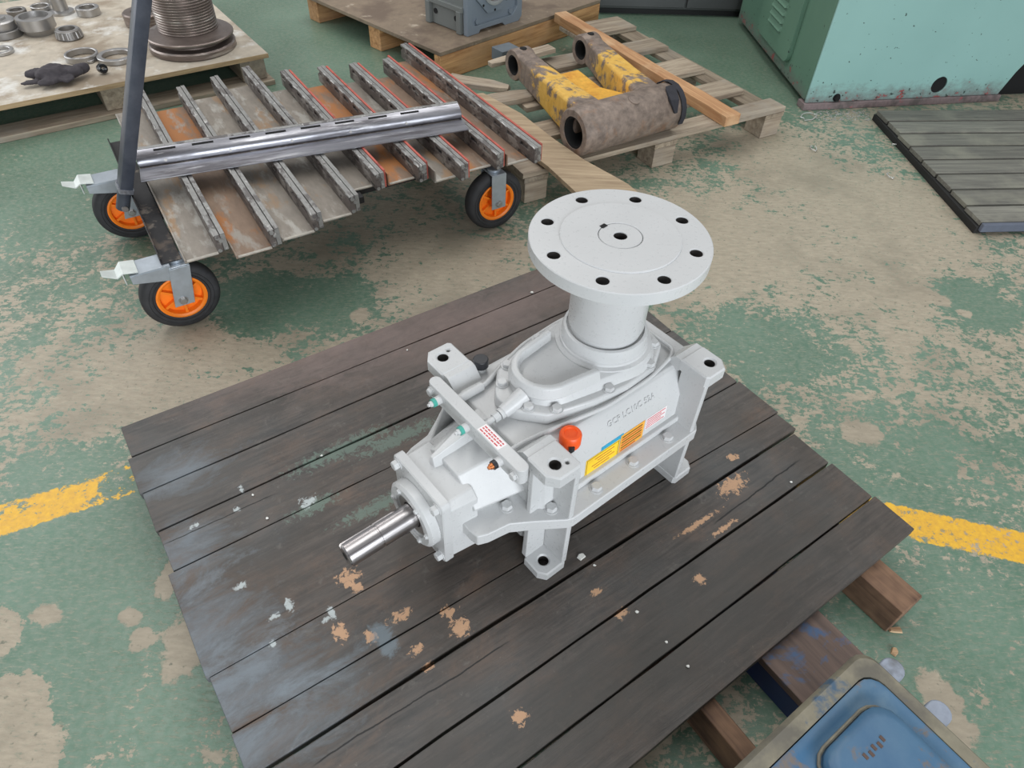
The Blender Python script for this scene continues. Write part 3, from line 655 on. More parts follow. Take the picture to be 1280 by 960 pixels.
# channel frame under the load
m = MB()
def chan(x0, x1, y0, y1, z0, z1): m.box(x0, x1, y0, y1, z0, z1)
chan(S(.066), S(1.16), T(1.80), T(1.84), .206, .228); chan(S(.066), S(1.16), T(2.42), T(2.46), .206, .228)
chan(S(.56), S(.60), T(1.752), T(2.42), .206, .228); chan(S(1.12), S(1.16), T(1.752), T(2.42), .206, .228)
m.build('frame', FRAME, cart, 0.002, 1)
m = MB(); m.prism([(S(.012), .217), (S(.064), .217), (S(.064), .221), (S(.016), .221), (S(.016), .236), (S(.012), .236)], -T(2.463), -T(1.706), Matrix.Rotation(R(90), 4, 'X'))
m.build('side_channel', FRAME, cart, 0.001, 1)
m = MB(); m.box(S(.070), S(1.12), T(1.84), T(2.42), .212, .218); m.build('deck_sheet', FRAME, cart)
# push handle: leaning square tube with round foot
b = Vector((S(-.018), T(2.082), .205)); d = Vector((.250, -.105, .62)); tp = b + d * 1.35
Mh = frame(b, (1, .0, 0), d); L = (tp - b).length
m = MB(); m.plate([(x, y) for x, y in rrect(-.017, .017, -.022, .022, .004, 2)], [], .055, L, Mh); hp = m.build('handle_post', POST, cart)
m = MB(); m.cyl(b - d.normalized() * .012, b + d.normalized() * .062, .0185, n=20); m.build('handle_foot', POST, hp)
m = MB(); m.cyl(b + Vector((0, -.024, -.004)), b + Vector((0, -.014, -.004)), .009, n=12); m.build('handle_pin', DULL_STEEL, hp)
m = MB(); m.plate([(x, y) for x, y in rrect(-.0195, .0195, -.0245, .0245, .004, 2)], [], .052, .066, Mh); m.build('weld_seam', plain('weld_grey', srgb(140, 142, 150), .4, .6, .3, 90), hp)

TYRE = RUBBER
def caster(s, t, kx, brake, zt=.2165):
    """wheel in the plane of the cart's length; fork raked by kx along it"""
    W = frame((S(s), T(t), .0), (1, 0, 0), (0, -1, 0))          # local z = axle, towards the viewer
    W = Matrix.Translation((S(s), T(t), .103)) @ Matrix(((1, 0, 0, 0), (0, 0, -1, 0), (0, 1, 0, 0), (0, 0, 0, 1)))
    m = MB(); prof = [(.066, -.020), (.078, -.0245), (.090, -.0245), (.098, -.020), (.102, -.012), (.103, 0), (.102, .012), (.098, .020), (.090, .0245), (.078, .0245), (.066, .020), (.064, 0)]
    m.lathe(prof, 48, W, closed=True)
    for q in (.0735, .083): m.lathe([(q - .0012, .0235), (q, .0262), (q + .0012, .0235)], 48, W, closed=True)
    wh = m.build('tyre', TYRE, cart, smooth=50)
    m = MB(); m.lathe([(.066, .0225), (.0615, .0235), (.056, .020), (.054, .006), (.054, -.006), (.056, -.020), (.0615, -.0235), (.066, -.0225)], 40, W, closed=True)
    m.lathe([(.012, -.022), (.020, -.022), (.020, .022), (.012, .022)], 24, W, closed=True)
    m.lathe([(.018, -.003), (.056, -.003), (.056, .003), (.018, .003)], 32, W, closed=True)
    for k in range(6):
        m.box(.018, .056, -.0035, .0035, -.016, .016, W @ Matrix.Rotation(k * math.pi / 3 + .5, 4, 'Z'))
    m.build('wheel_hub', ORANGE, wh, smooth=40)
    m = MB(); x0 = S(s); x1 = S(s + kx)
    for yy in (-.034, .034):
        m.loft([[(x0 - .026, T(t) + yy - .002, .086), (x0 + .026, T(t) + yy - .002, .086), (x0 + .026, T(t) + yy + .002, .086), (x0 - .026, T(t) + yy + .002, .086)],
                [(x1 - .027, T(t) + yy - .002, zt - .012), (x1 + .027, T(t) + yy - .002, zt - .012), (x1 + .027, T(t) + yy + .002, zt - .012), (x1 - .027, T(t) + yy + .002, zt - .012)]])
    m.box(x1 - .026, x1 + .026, T(t) - .036, T(t) + .036, zt - .012, zt - .008); m.lathe([(.022, 0), (.022, .008)], 20, Matrix.Translation((x1, T(t), zt - .008)))
    fk = m.build('caster_fork', ZINC, cart, 0.001, 1)
    m = MB(); hexbolt(m, (x0, T(t) - .036, .103), (0, -1, 0), .010, .008); m.cyl((x0, T(t) - .034, .103), (x0, T(t) + .034, .103), .006, n=10)
    m.build('axle_bolt', STEEL, fk)
    if brake:
        m = MB(); y = T(t)
        for yy in (-.034, .030):
            m.loft([[(x1 - .020, y + yy, .150), (x1 - .020, y + yy, .194), (x1 - .020, y + yy + .003, .194), (x1 - .020, y + yy + .003, .150)],
                    [(x1 - .118, y + yy, .172), (x1 - .118, y + yy, .194), (x1 - .118, y + yy + .003, .194), (x1 - .118, y + yy + .003, .172)]])
        m.box(x1 - .118, x1 - .02, y - .033, y + .033, .194, .197)
        for q in range(len(m.v)): m.v[q] = (m.v[q][0], m.v[q][1], m.v[q][2] + .020)
        m.build('brake_bracket', ZINC, fk)
        PALE = plain('pale_brake_lever', srgb(206, 212, 208), .4, .2)
        m = MB(); m.loft([[(x1 - .095, y - .030, .197), (x1 - .095, y + .030, .197), (x1 - .095, y + .030, .202), (x1 - .095, y - .030, .202)],
                          [(x1 - .130, y - .030, .204), (x1 - .130, y + .030, .204), (x1 - .130, y + .030, .208), (x1 - .130, y - .030, .208)],
                          [(x1 - .146, y - .022, .190), (x1 - .146, y + .022, .190), (x1 - .146, y + .022, .194), (x1 - .146, y - .022, .194)],
                          [(x1 - .178, y - .014, .203), (x1 - .178, y + .014, .203), (x1 - .178, y + .014, .206), (x1 - .178, y - .014, .206)]])
        m.box(x1 - .133, x1 - .130, y - .030, y + .030, .172, .205)
        for q in range(len(m.v)): m.v[q] = (m.v[q][0], m.v[q][1], m.v[q][2] + .020)
        m.build('brake_lever', PALE, fk, 0.001, 1)
caster(.030, 1.728, .020, True); caster(-.005, 2.25, .030, True); caster(1.038, 1.736, .0, False); caster(1.038, 2.30, .0, False)

# ------------------------------------------------------------------ flight bars lying on the trolley
RUSTPL = patchy('rusty_plate', srgb(140, 118, 100), srgb(172, 116, 70), srgb(158, 150, 140), 5, .50, .58, .56, .66, (.55, .7, .5), (.2, .05, .3), (2.2, .7, 1))
GREYPL = patchy('grey_plate', srgb(146, 138, 128), srgb(160, 132, 104), srgb(178, 174, 166), 5, .54, .62, .54, .64, (.5, .65, .45), (.25, .1, .3), (2.2, .7, 1))
BARST = patchy('slotted_bar_steel', srgb(158, 157, 154), srgb(112, 108, 106), srgb(206, 204, 200), 22, .52, .58, .60, .66, (.4, .5, .35), (.5, .4, .6), (1, .5, 1))
BARSIDE = patchy('dark_bar_steel', srgb(102, 94, 90), srgb(142, 136, 130), srgb(58, 54, 54), 26, .52, .60, .56, .64, (.5, .55, .6), (.3, .3, .2), (1, .5, 1))
REDP = patchy('red_primer', srgb(186, 92, 78), srgb(150, 74, 64), None, 14, .52, .62, rough=(.6, .7, .6))
EDGE = plain('bright_cut_edge', srgb(186, 180, 170), .5, .4, .2, 60)
order = ['first', 'second', 'third', 'fourth', 'fifth', 'sixth', 'seventh', 'eighth', 'ninth']
# s of the bar, front t, back t, left edge of the plate, red?, rusty?
bars = [(.152, 1.662, 2.682, .066, 0, 0), (.281, 1.618, 2.637, .186, 0, 1), (.406, 1.638, 2.671, .315, 0, 0), (.529, 1.672, 2.706, .440, 0, 0), (.642, 1.752, 2.612, .563, 1, 0),
        (.774, 1.735, 2.585, .687, 1, 1), (.889, 1.682, 2.560, .818, 1, 0), (1.020, 1.690, 2.546, .934, 1, 1), (1.146, 1.667, 2.655, 1.065, 1, 1)]
def slotted(m, x0, x1, y0, y1, z0, z1, pitch=.085, gap=.045):
    """bar whose left wall carries a row of long slots"""
    zm0, zm1 = z1 - .020, z1 - .008
    m.box(x0, x1, y0, y1, z0, zm0); m.box(x0, x1, y0, y1, zm1, z1)
    m.box(x0 + .006, x1, y0, y1, zm0, zm1)
    y = y0
    while y < y1:
        m.box(x0, x0 + .006, y, min(y + pitch - gap, y1), zm0, zm1); y += pitch
for i, (sb, tf, tb, sl, red, rusty) in enumerate(bars):
    zt = .285; zp = .2335
    fb = empty('flight_bar', CE1 * (sb - .04) + CE2 * ((tf + tb) / 2) + Vector((0, 0, .2285)), CA,
               '%s slotted steel flight bar from the push handle on the trolley, %s' % (order[i], ('with red-painted edge' if red else 'of bare grey steel')), 'steel bar', 'flight bars side by side on the trolley')
    ox = sb - .04; oy = (tf + tb) / 2; oz = .2285
    def X(v): return v - ox
    def Y(v): return v - oy
    m = MB(); m.box(X(sl), X(sb + .001), Y(tf + .035 * (i > 3)), Y(tb - .04), 0.001, .0055); m.box(X(sl), X(sl + .0045), Y(tf + .035 * (i > 3)), Y(tb - .06), .0055, .040 if i > 3 else .012)
    m.build('plate', RUSTPL if rusty else GREYPL, fb, 0.0008, 1)
    m = MB(); m.box(X(sl + .006), X(sb), Y(tf + .035 * (i > 3)) - .0008, Y(tf + .035 * (i > 3)) + .007, .0035, .0062); m.build('cut_edge', EDGE, fb)
    m = MB(); slotted(m, X(sb), X(sb + .015), Y(tf), Y(tb), .0056, zt - oz); sbar = m.build('slotted_wall', BARSIDE, fb, 0.001, 1)
    m = MB(); rnd = random.Random(40 + i); y = Y(tf)
    while y < Y(tb) - .03:                                      # weld runs between the slots
        ln = rnd.uniform(.03, .05); m.tube([(X(sb) + .001 + rnd.uniform(-.001, .001), y, zt - oz - .001), (X(sb) + .002, y + ln * .3, zt - oz + .001), (X(sb) + rnd.uniform(0, .003), y + ln * .7, zt - oz + .0008), (X(sb) + .002, y + ln, zt - oz - .001)], [.0018, .0032, .0034, .0016], 6); y += .085
    tag(m.build('weld_runs', BARST, sbar), kind='stuff')
    m = MB(); m.box(X(sb + .0005), X(sb + .0145), Y(tf) + .0005, Y(tb) - .0005, zt - oz - .0005, zt - oz + .0012); m.build('wall_top', BARST, sbar)
    m = MB(); m.box(X(sb + .0172), X(sb + .0295), Y(tf + .004), Y(tb + .006), .0056, zt - oz + .001); m.build('back_wall', BARST, fb, 0.001, 1)
    m = MB(); m.box(X(sb + .014), X(sb + .0185), Y(tf + .006), Y(tb - .006), .0056, zt - oz - .006); m.build('filler_strip', BARSIDE, fb)
    m = MB(); m.cyl((X(sb + .008), Y(tf) - .003, zt - oz - .006), (X(sb + .008), Y(tf) + .006, zt - oz - .006), .006, n=10); m.cyl((X(sb + .006), Y(tf) - .003, .012), (X(sb + .006), Y(tf) + .006, .012), .005, n=10); m.cyl((X(sb + .016), Y(tf) - .001, zt - oz - .018), (X(sb + .016), Y(tf) + .006, zt - oz - .018), .006, n=10); m.build('end_weld', BARST, fb)
    if red:
        m = MB(); m.box(X(sb + .0302), X(sb + .0370), Y(tf + .012), Y(tb - .01 + (.03 if i == 7 else 0)), .004, zt - oz + .003); m.build('red_strip', REDP, fb)
# the tenth bar lies across the others
c0 = CE1 * .064 + CE2 * 2.115; c1 = CE1 * 1.035 + CE2 * 1.962; dirx = (c1 - c0); ang = math.atan2(dirx.y, dirx.x); Lx = dirx.length
POL = patchy('polished_bar_steel', srgb(150, 150, 156), srgb(96, 94, 98), srgb(206, 206, 210), 7, .50, .62, .56, .68, (.3, .45, .28), (.85, .7, .9), (.35, 3, 3))
cb = empty('flight_bar', (c0 + c1) / 2 + Vector((0, 0, .2895)), ang, 'bright slotted steel flight bar lying crosswise on top of the others on the trolley', 'steel bar')
h = Lx / 2
m = MB(); m.box(-h, h, -.098, .030, 0, .004); m.build('plate', POL, cb, .001, 1)
m = MB(); m.loft([[(x, -.098, .004), (x, -.034, .004), (x, -.034, .009), (x, -.098, .005)] for x in (-h, h)]); m.build('plate_lip', POL, cb)
m = MB(); zz = .004                                               # rounded nose carrying slots
prof = [(-.020, .004), (-.030, .012), (-.032, .022), (-.026, .033), (-.012, .043), (.004, .048), (.004, .004)]
m.loft([[(x, y, z) for y, z in prof] for x in (-h, h)]); nose = m.build('rounded_wall', POL, cb, .001, 1, 50)
m = MB(); m.box(-h, h, .0045, .0165, .004, .050); m.build('back_wall', BARST, cb, .001, 1)
k = -h + .05
while k < h - .1:
    m = MB(); m.loft([[(k, -.0100, .0435), (k + .06, -.0100, .0435), (k + .06, -.0035, .0455), (k, -.0035, .0455)], [(k, -.0104, .0446), (k + .06, -.0104, .0446), (k + .06, -.0038, .0468), (k, -.0038, .0468)]]); m.build('slot', DARK, nose); k += .105
k = -h + .075
while k < h - .03: m = MB(); m.cyl((k, -.0290, .022), (k, -.0340, .0235), .0042, n=10); m.build('rivet', DULL_STEEL, nose); k += .18
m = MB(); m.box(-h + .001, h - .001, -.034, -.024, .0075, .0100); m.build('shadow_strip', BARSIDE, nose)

# ------------------------------------------------------------------ bottom right: blue casting
t = NT('blue_chipped_paint'); p = t.obj
n1 = t.noise(p, 14, 9, .66, .3); n2 = t.noise(p, 5, 6, .6)
cblue = t.mix(t.rng(n2, .3, .7), srgb(52, 94, 130), srgb(92, 126, 150))
cblue = t.mix(t.math('MULTIPLY', t.rng(n2, .52, .68), .6), cblue, srgb(128, 148, 160))
cblue = t.mix(t.rng(n1, .56, .62), cblue, srgb(112, 104, 98)); t.bump(n1, .25, .004)
BLUE = t.fin(cblue, .38)
GRIM = patchy('grimy_rim', srgb(136, 130, 112), srgb(104, 100, 90), srgb(70, 96, 120), 7, .48, .6, .6, .68, (.5, .6, .5), (.1, 0, 0), (1, 1, 1))
BZ = 0.20
k0 = at(1080, 806, BZ); k1 = at(932, 946, BZ); kd = (k1 - k0); ang = math.atan2(kd.y, kd.x)
bl = empty('blue_cover_casting', (k0.x, k0.y, 0), ang, 'worn blue cast cover with raised lid in the bottom right corner', 'machine part')
# local x runs along the left rim towards the camera, local y (positive) away under the frame's right edge
LX, LY = .62, .36
def rl(i, r, z): return [(a, b, z) for a, b in rrect(i, .285 - i, i, LY - i, r, 4)]
m = MB()
def rr(i, r, z): return [(a, b, z) for a, b in rrect(i, LX - i, i, LY - i, r, 4)]
m.loft([rr(.030, .03, 0.083), rr(.030, .03, .12), rr(.012, .03, .165), rr(0, .030, .172), rr(0, .030, .190), rr(.008, .028, BZ), rr(.030, .028, BZ + .001), rr(.034, .028, BZ - .03)]); m.build('rim', GRIM, bl, smooth=40)
m = MB(); m.loft([rr(.030, .03, BZ - .030), rr(.032, .03, BZ + .001), rr(.036, .034, BZ + .003), rr(.048, .036, BZ - .004), rr(.060, .036, BZ - .006)]); m.build('shoulder', BLUE, bl, smooth=50)
m = MB(); m.loft([rl(.064, .036, BZ - .010), rl(.064, .036, BZ + .014), rl(.068, .036, BZ + .020), rl(.078, .034, BZ + .022)]); lid = m.build('raised_lid', BLUE, bl, smooth=50)
m = MB(); bead = [(a, b, BZ - .003) for a, b in rrect(.060, .225, .060, LY - .060, .036, 4)]; m.tube(bead + bead[:2], .003, 8); m.build('seam_bead', GRIM, lid)
RUSTM = plain('rust_marks', srgb(92, 74, 66), .7)
for k in range(5):                                               # row of rusty cast marks
    m = MB(); m.box(.116 + k * .0105, .1215 + k * .0105, .098 + .003 * (k % 2), .107 + .003 * (k % 2), BZ + .0215, BZ + .0232); m.build('cast_mark', RUSTM, lid, .0006, 1)
LUG = patchy('bare_lug', srgb(150, 158, 172), srgb(110, 112, 116), None, 8, .5, .6, rough=(.45, .5, .5), metal=(.2, .2, 0))
for y in (.052, .135):
    m = MB(); pts = [(0.012, y - .019)] + [(-.016 + .019 * math.cos(R(a)), y + .019 * math.sin(R(a))) for a in range(270, 89, -20)] + [(0.012, y + .019)]
    m.prism(pts, .150, .186); m.build('lug', LUG, bl, .003)

# ------------------------------------------------------------------ green machine tool at the back right
ma = R(11.4)
mc = empty('machine_base', (1.257, 3.07, 0), ma, 'pale green machine tool base with louvred side panel at the back right', 'machine')
def green_paint(name, c1, c2):
    t = NT(name); p = t.obj
    n = t.noise(t.mapping(p, scale=(1, 1, 1.4)), 18, 9, .68); b = t.noise(p, 2.5, 4, .5); n3 = t.noise(t.vmath('ADD', p, (3, 3, 3)), 45, 4, .6)
    c = t.mix(t.rng(b, .3, .7), c1, c2)
    sp = t.t.nodes.new('ShaderNodeSeparateXYZ'); t.put(sp.inputs[0], p)
    low = t.rng(sp.outputs[2], .02, .14, .16, 0.0)                 # chipped and oily towards the foot
    chip = t.math('ADD', n, low)
    c = t.mix(t.math('MULTIPLY', t.rng(t.math('ADD', t.math('MULTIPLY', t.math('SUBTRACT', n, .5), .25), low), .05, .14), .75), c, srgb(108, 104, 102))
    c = t.mix(t.rng(chip, .70, .72), c, srgb(150, 72, 72)); c = t.mix(t.rng(t.math('ADD', n3, t.math('MULTIPLY', low, .5)), .67, .70), c, srgb(52, 66, 62))
    return t.fin(c, .42)
GF = green_paint('machine_front_green', srgb(138, 178, 172), srgb(146, 186, 180)); GS = green_paint('machine_side_green', srgb(92, 126, 108), srgb(104, 138, 118))
d = Vector((1.204 - 1.257, 3.786 - 3.07, 0)); d = Matrix.Rotation(-ma, 4, 'Z') @ d; d2 = d.normalized(); BACK = d2 * 1.1
HT = 1.1
def outl(i, z):
    a = Vector((i, i, 0)); return [(a.x, a.y, z), (1.0 - i, i, z), (1.0 - i, 1.1, z), (BACK.x + i, BACK.y, z)]
m = MB(); front = [(.0, .03), (.975, .03), (1.01, .13), (1.08, .26), (1.08, HT), (0, HT)]
m.loft([[(x, .006, z) for x, z in front], [(x + (.0 if x > .5 else BACK.x), BACK.y, z) for x, z in front]]); m.build('body', GS, mc, .012, 3)
holes = [circle(.641, .085, .040, 24)]
m = MB(); m.plate(front, [circle(.641, .086, .036, 28)], 0, .010, Matrix(((1, 0, 0, 0), (0, 0, -1, .008), (0, 1, 0, 0), (0, 0, 0, 1)))); ff = m.build('front_plate', GF, mc, .003, 2)
m = MB(); m.plate(circle(.641, .086, .0355, 28), [], 0, .002, Matrix(((1, 0, 0, 0), (0, 0, -1, .0055), (0, 1, 0, 0), (0, 0, 0, 1)))); m.build('round_opening', DARK, ff)
PINK = patchy('pinkish_plinth', srgb(128, 112, 112), srgb(96, 88, 86), srgb(160, 84, 88), 12, .5, .6, .62, .68)
m = MB(); m.prism([(-.006, -.012), (.99, -.012), (.99, .05), (-.006, .05)], 0.0, .030); m.build('plinth', PINK, mc, .003)
m = MB(); hexbolt(m, (.146, -.004, .05), (0, -1, 0), .014, .012); m.build('plinth_bolt', DARK, mc)
m = MB(); m.box(.985, 1.55, .06, 1.0, 0, .27); m.build('shade_box', DARK, mc)  # black box added in place of the darkness beside the right corner
# side door with louvres (local frame on the side face: x back along it, z out of it)
SN = Vector((-d2.y, d2.x, 0)); SM = Matrix((d2, Vector((0, 0, 1)), SN)).transposed().to_4x4()
SM = Matrix(((d2.x, 0, SN.x, .0), (d2.y, 0, SN.y, .0), (0, 1, 0, 0), (0, 0, 0, 1)))
m = MB(); m.plate([(a, b) for a, b in rrect(.275, .735, .095, .9, .04, 5)], [], 0.0, .022, SM); dr = m.build('side_door', GS, mc, .008, 3)
for k in range(10):
    z = .185 + k * .034
    m = MB(); m.loft([[(.425, z, .021), (.60, z, .021), (.60, z + .024, .021), (.425, z + .024, .021)], [(.43, z + .001, .034), (.595, z + .001, .034), (.595, z + .006, .030), (.43, z + .006, .030)]], SM)
    m.build('louvre', GS, dr)

# dark steel cabinet at the very back
cb2 = empty('steel_cabinet', (0.99, 4.26, 0), R(3), 'dark grey steel cabinet standing behind the broken pallet', 'cabinet')
DG = plain('dark_grey_sheet', srgb(72, 74, 74), .5, .1, .1, 6); DP = plain('black_plinth', srgb(24, 25, 25), .7)
m = MB(); m.box(-.62, .42, .01, .5, .03, 1.2); bod = m.build('body', DG, cb2, .006)
m = MB(); m.box(-.60, .40, .03, .48, 0, .03); m.build('plinth', DP, cb2)
for x0, x1 in ((-.61, -.105), (-.095, .41)):
    m = MB(); m.box(x0, x1, -.008, .01, .045, 1.18); m.build('door', DG, cb2, .004)

# ------------------------------------------------------------------ duckboard in front of the machine
DUCK = wood('grey_duckboard_timber', srgb(128, 126, 116), srgb(96, 94, 88), srgb(140, 138, 124), 'X', .7); DUCKD = wood('dark_runner', srgb(40, 39, 38), srgb(24, 23, 22), None, 'Y', .8)
o = at(1228, 278, .045); o2 = at(1098, 137, .045); dA = R(6.3)
dk = empty('duckboard', (o.x, o.y, 0), dA, 'dark slatted wooden duckboard lying in front of the green machine', 'duckboard')
sk = Matrix.Rotation(-dA, 4, 'Z') @ (o2 - o)
N = 8; W_ = sk.y / N
for k in range(N):
    off = sk.x * (k + .5) / N + random.uniform(-.006, .006)
    m = MB(); m.box(off, off + 1.3, W_ * k + .006, W_ * (k + 1) - .006, .027, .045 + random.uniform(-.001, .001)); m.build('slat', DUCK, dk, .002, 1)
for xx in (-.012, .5, 1.1):
    m = MB(); m.prism([(xx, -.0), (xx + .05, -.0), (xx + .05 + sk.x, sk.y), (xx + sk.x, sk.y)], 0, .0265); m.build('runner', DUCKD, dk, .002, 1)
m = MB(); m.prism([(.045, .004), (1.25, .004), (1.25 + sk.x, sk.y - .004), (.045 + sk.x, sk.y - .004)], 0.001, .020); m.build('gap_shade_panel', DUCKD, dk)  # dark sheet added below the slats to paint the gaps as shade
BE = plain('blue_grey_edge', srgb(92, 98, 112), .6)
m = MB(); m.box(.0, 1.3, -.014, .0028, .012, .043); m.build('front_strip', BE, dk, .003, 1)

# ------------------------------------------------------------------ pallets
PALW_X = wood('weathered_pallet_x', srgb(176, 162, 142), srgb(126, 111, 95), srgb(156, 148, 136), 'X'); PALW_Y = wood('weathered_pallet_y', srgb(164, 150, 130), srgb(118, 104, 88), srgb(144, 136, 124), 'Y')
PLY = patchy('stained_plywood', srgb(186, 176, 160), srgb(150, 136, 118), srgb(214, 212, 206), 3, .50, .60, .55, .66, (.7, .7, .6)); PLYE = wood('plywood_edge', srgb(184, 158, 122), srgb(120, 96, 70), None, 'X', .8, 5)
# broken open-deck pallet
ba = R(31.2)
bp = empty('broken_pallet', (1.082, 2.812, 0), ba, 'weathered slatted wooden pallet, partly broken, carrying the yellow link', 'pallet')
for y0, y1, x0, x1 in [(0, .093, -1.257, .0), (.200, .325, -1.20, -.045), (.448, .600, -.98, -.050), (.738, .868, -.66, -.026), (1.022, 1.19, -.36, -.005)]:
    m = MB(); m.box(x0, x1, y0, y1, .100, .120); m.build('deck_board', PALW_X, bp, .002, 1)
for x0, x1 in ((-1.25, -1.15), (-.675, -.565), (-.105, .0)):
    ye = .42 if x0 < -1.2 else (.86 if x0 < -.6 else 1.19)
    m = MB(); m.box(x0, x1, .0, ye, .080, .0995); m.build('stringer_board', PALW_Y, bp, .002, 1)
    for y0, y1 in ((-.0, .10), (.53, .64), (1.08, 1.19)):
        if y1 > ye: continue
        m = MB(); m.box(x0 + .004, x1 - .002, y0 + .002, y1, 0, .0795); m.build('block', PALW_X, bp, .003, 1)
# plywood pallet at the back with the casting on it
pb = empty('plywood_pallet', (-.390, 3.20, 0), R(47.5), 'brown plywood-topped pallet carrying the grey casting at the back', 'pallet')
PLYB = patchy('brown_plywood', srgb(132, 116, 98), srgb(108, 92, 78), srgb(178, 164, 146), 5, .48, .6, .60, .68, (.65, .65, .65))
ORW = wood('fresh_orange_timber', srgb(206, 160, 110), srgb(150, 106, 68), srgb(190, 150, 110), 'X', .75)
m = MB(); m.box(0, 1.15, 0, 1.1, .112, .130); m.build('plywood_top', PLYB, pb, .002, 1)
m = MB(); m.box(.0, 1.15, .0, .045, .0, .1115); m.build('front_beam', ORW, pb, .003, 1)
for y0 in (.47, 1.0):
    m = MB(); m.box(0.02, 1.15, y0, y0 + .09, .0, .1115); m.build('rear_beam', ORW, pb, .003, 1)
# plywood pallet at the upper left
lp = empty('plywood_pallet', (-1.143, 3.11, 0), R(36.4), 'pale plywood-topped pallet with bearing parts laid out at the upper left', 'pallet')
ZL = .130
m = MB(); m.box(-1.9, 0, 0, 1.25, ZL - .020, ZL); m.build('plywood_top', PLY, lp, .002, 1)
m = MB(); m.box(-1.9, 0, -.0015, 0.0, ZL - .019, ZL - .001); m.build('ply_edge', PLYE, lp)
for x0 in (-.13, -.70, -1.85):
    m = MB(); m.box(x0, x0 + .11, .012, 1.24, .022, ZL - .0205); m.build('block', PALW_Y, lp, .003, 1)
for y0, y1 in ((-.02, .10), (.55, .66), (1.1, 1.22)):
    m = MB(); m.box(-1.9, -.0, y0, y1, 0, .0215); m.build('base_board', PALW_X, lp, .002, 1)

# loose timber around the broken pallet
BEAM = wood('orange_beam', srgb(204, 160, 116), srgb(166, 118, 80), srgb(212, 178, 140), 'X', .7)
a = at(700, 18, .15); b = at(917, 148, .15); dd = b - a; L = dd.length
bm_ = MB(); rnd = random.Random(3)
rings = []
for k in range(13):
    f = k / 12; x = -L / 2 + L * f; w = .036 + rnd.uniform(-.003, .003)
    rings.append([(x, -w, .0), (x, w, .0), (x, w + rnd.uniform(-.003, .003), .042), (x, -w + rnd.uniform(-.002, .004), .042)])
bm_.loft(rings); o = bm_.build('timber_beam', BEAM, None, .003, 1); mid = (a + b) / 2; o.location = (mid.x, mid.y, .1205); o.rotation_euler = (0, 0, math.atan2(dd.y, dd.x))
tag(o, 'long orange-brown timber beam lying across the broken pallet', 'timber')
# curved plank leaning from the pallet's left side to the floor
m = MB(); ptsL = [at(572, 126, .14), at(610, 156, .135), at(648, 186, .130), at(684, 214, .128), at(716, 244, .124), at(738, 266, .1235)]
ptsR = [at(604, 122, .14), at(652, 148, .135), at(690, 178, .130), at(730, 206, .128), at(784, 236, .124), at(815, 262, .1235)]
rings = [[tuple(l + Vector((0, 0, .002))), tuple(r + Vector((0, 0, .002))), tuple(r + Vector((0, 0, .020))), tuple(l + Vector((0, 0, .020)))] for l, r in zip(ptsL, ptsR)]
m.loft(rings); o = m.build('curved_plank', wood('pale_plank', srgb(178, 158, 130), srgb(140, 120, 96), None, 'X', .75), None, .002, 1); tag(o, 'thin pale plank lying lengthwise over the left end of the broken pallet', 'plank')
def splinter(pxa, pxb, z, w, label, seed, mat=PALW_X):
    a = at(*pxa, z); b = at(*pxb, z); d = b - a; L = d.length; rnd = random.Random(seed); m = MB(); rings = []
    for k in range(9):
        f = k / 8; x = -L / 2 + L * f; ww = w * (1 - .5 * f ** 4) ; j = rnd.uniform(-.008, .008) if k > 4 else 0
        rings.append([(x + j, -ww + rnd.uniform(-.004, .004), 0), (x - j, ww + rnd.uniform(-.004, .004), 0), (x + j, ww * .95 + rnd.uniform(-.004, .004), .018), (x - j, -ww * .95, .020)])
    m.loft(rings); o = m.build('broken_board', mat, None, .0015, 1, 25); o.location = ((a.x + b.x) / 2, (a.y + b.y) / 2, z - .018); o.rotation_euler = (0, 0, math.atan2(d.y, d.x)); tag(o, label, 'board', 'splintered boards at the pallet\'s left end')
splinter((560, 96), (636, 108), .142, .045, 'short splintered grey board beside the last flight bar', 1)
splinter((612, 124), (672, 114), .1395, .05, 'wide splintered board under the left arm of the yellow link', 2)
splinter((690, 58), (612, 78), .165, .03, 'dark split board end next to the small grey block', 3)
m = MB(); m.loft([[(a, b, 0) for a, b in rrect(-.05, .05, -.04, .04, .004, 2)], [(a, b, .05) for a, b in rrect(-.05, .05, -.04, .04, .004, 2)]])
o = m.build('spacer_block', plain('grey_block_paint', srgb(98, 106, 112), .6), None, .002, 1); q = at(632, 62, .16); o.location = (q.x, q.y, .121); o.rotation_euler = (0, 0, R(40)); tag(o, 'small dark grey block lying beside the left eye of the yellow link', 'block')

# ------------------------------------------------------------------ yellow H-shaped link
t = NT('yellow_paint_over_rust'); p = t.obj
n1 = t.noise(p, 11, 10, .68, .5); n2 = t.noise(t.vmath('ADD', p, (2, 5, 1)), 30, 6, .65); sp = t.t.nodes.new('ShaderNodeSeparateXYZ'); t.put(sp.inputs[0], p)
rust = t.mix(t.rng(n2, .35, .65), srgb(100, 88, 80), srgb(142, 126, 114)); rust = t.mix(t.math('MULTIPLY', t.rng(n1, .54, .66), .4), rust, srgb(150, 104, 66))
yel = t.mix(t.rng(n2, .3, .7), srgb(206, 158, 62), srgb(228, 186, 92))
st = t.noise(t.mapping(p, rot=(0, 0, R(25)), scale=(16, 4, 8)), 3.0, 9, .75)
my = t.rng(sp.outputs[1], .03, .12, -.22, 0.02); mz = t.rng(sp.outputs[1], .34, .58, 0.0, -.16)
mask = t.rng(t.math('ADD', t.math('ADD', t.math('ADD', t.math('MULTIPLY', n1, .55), t.math('MULTIPLY', st, .45)), my), mz), .45, .50); t.bump(t.math('ADD', n1, n2), .4, .005)
LINKM = t.fin(t.mix(mask, rust, yel), .58)
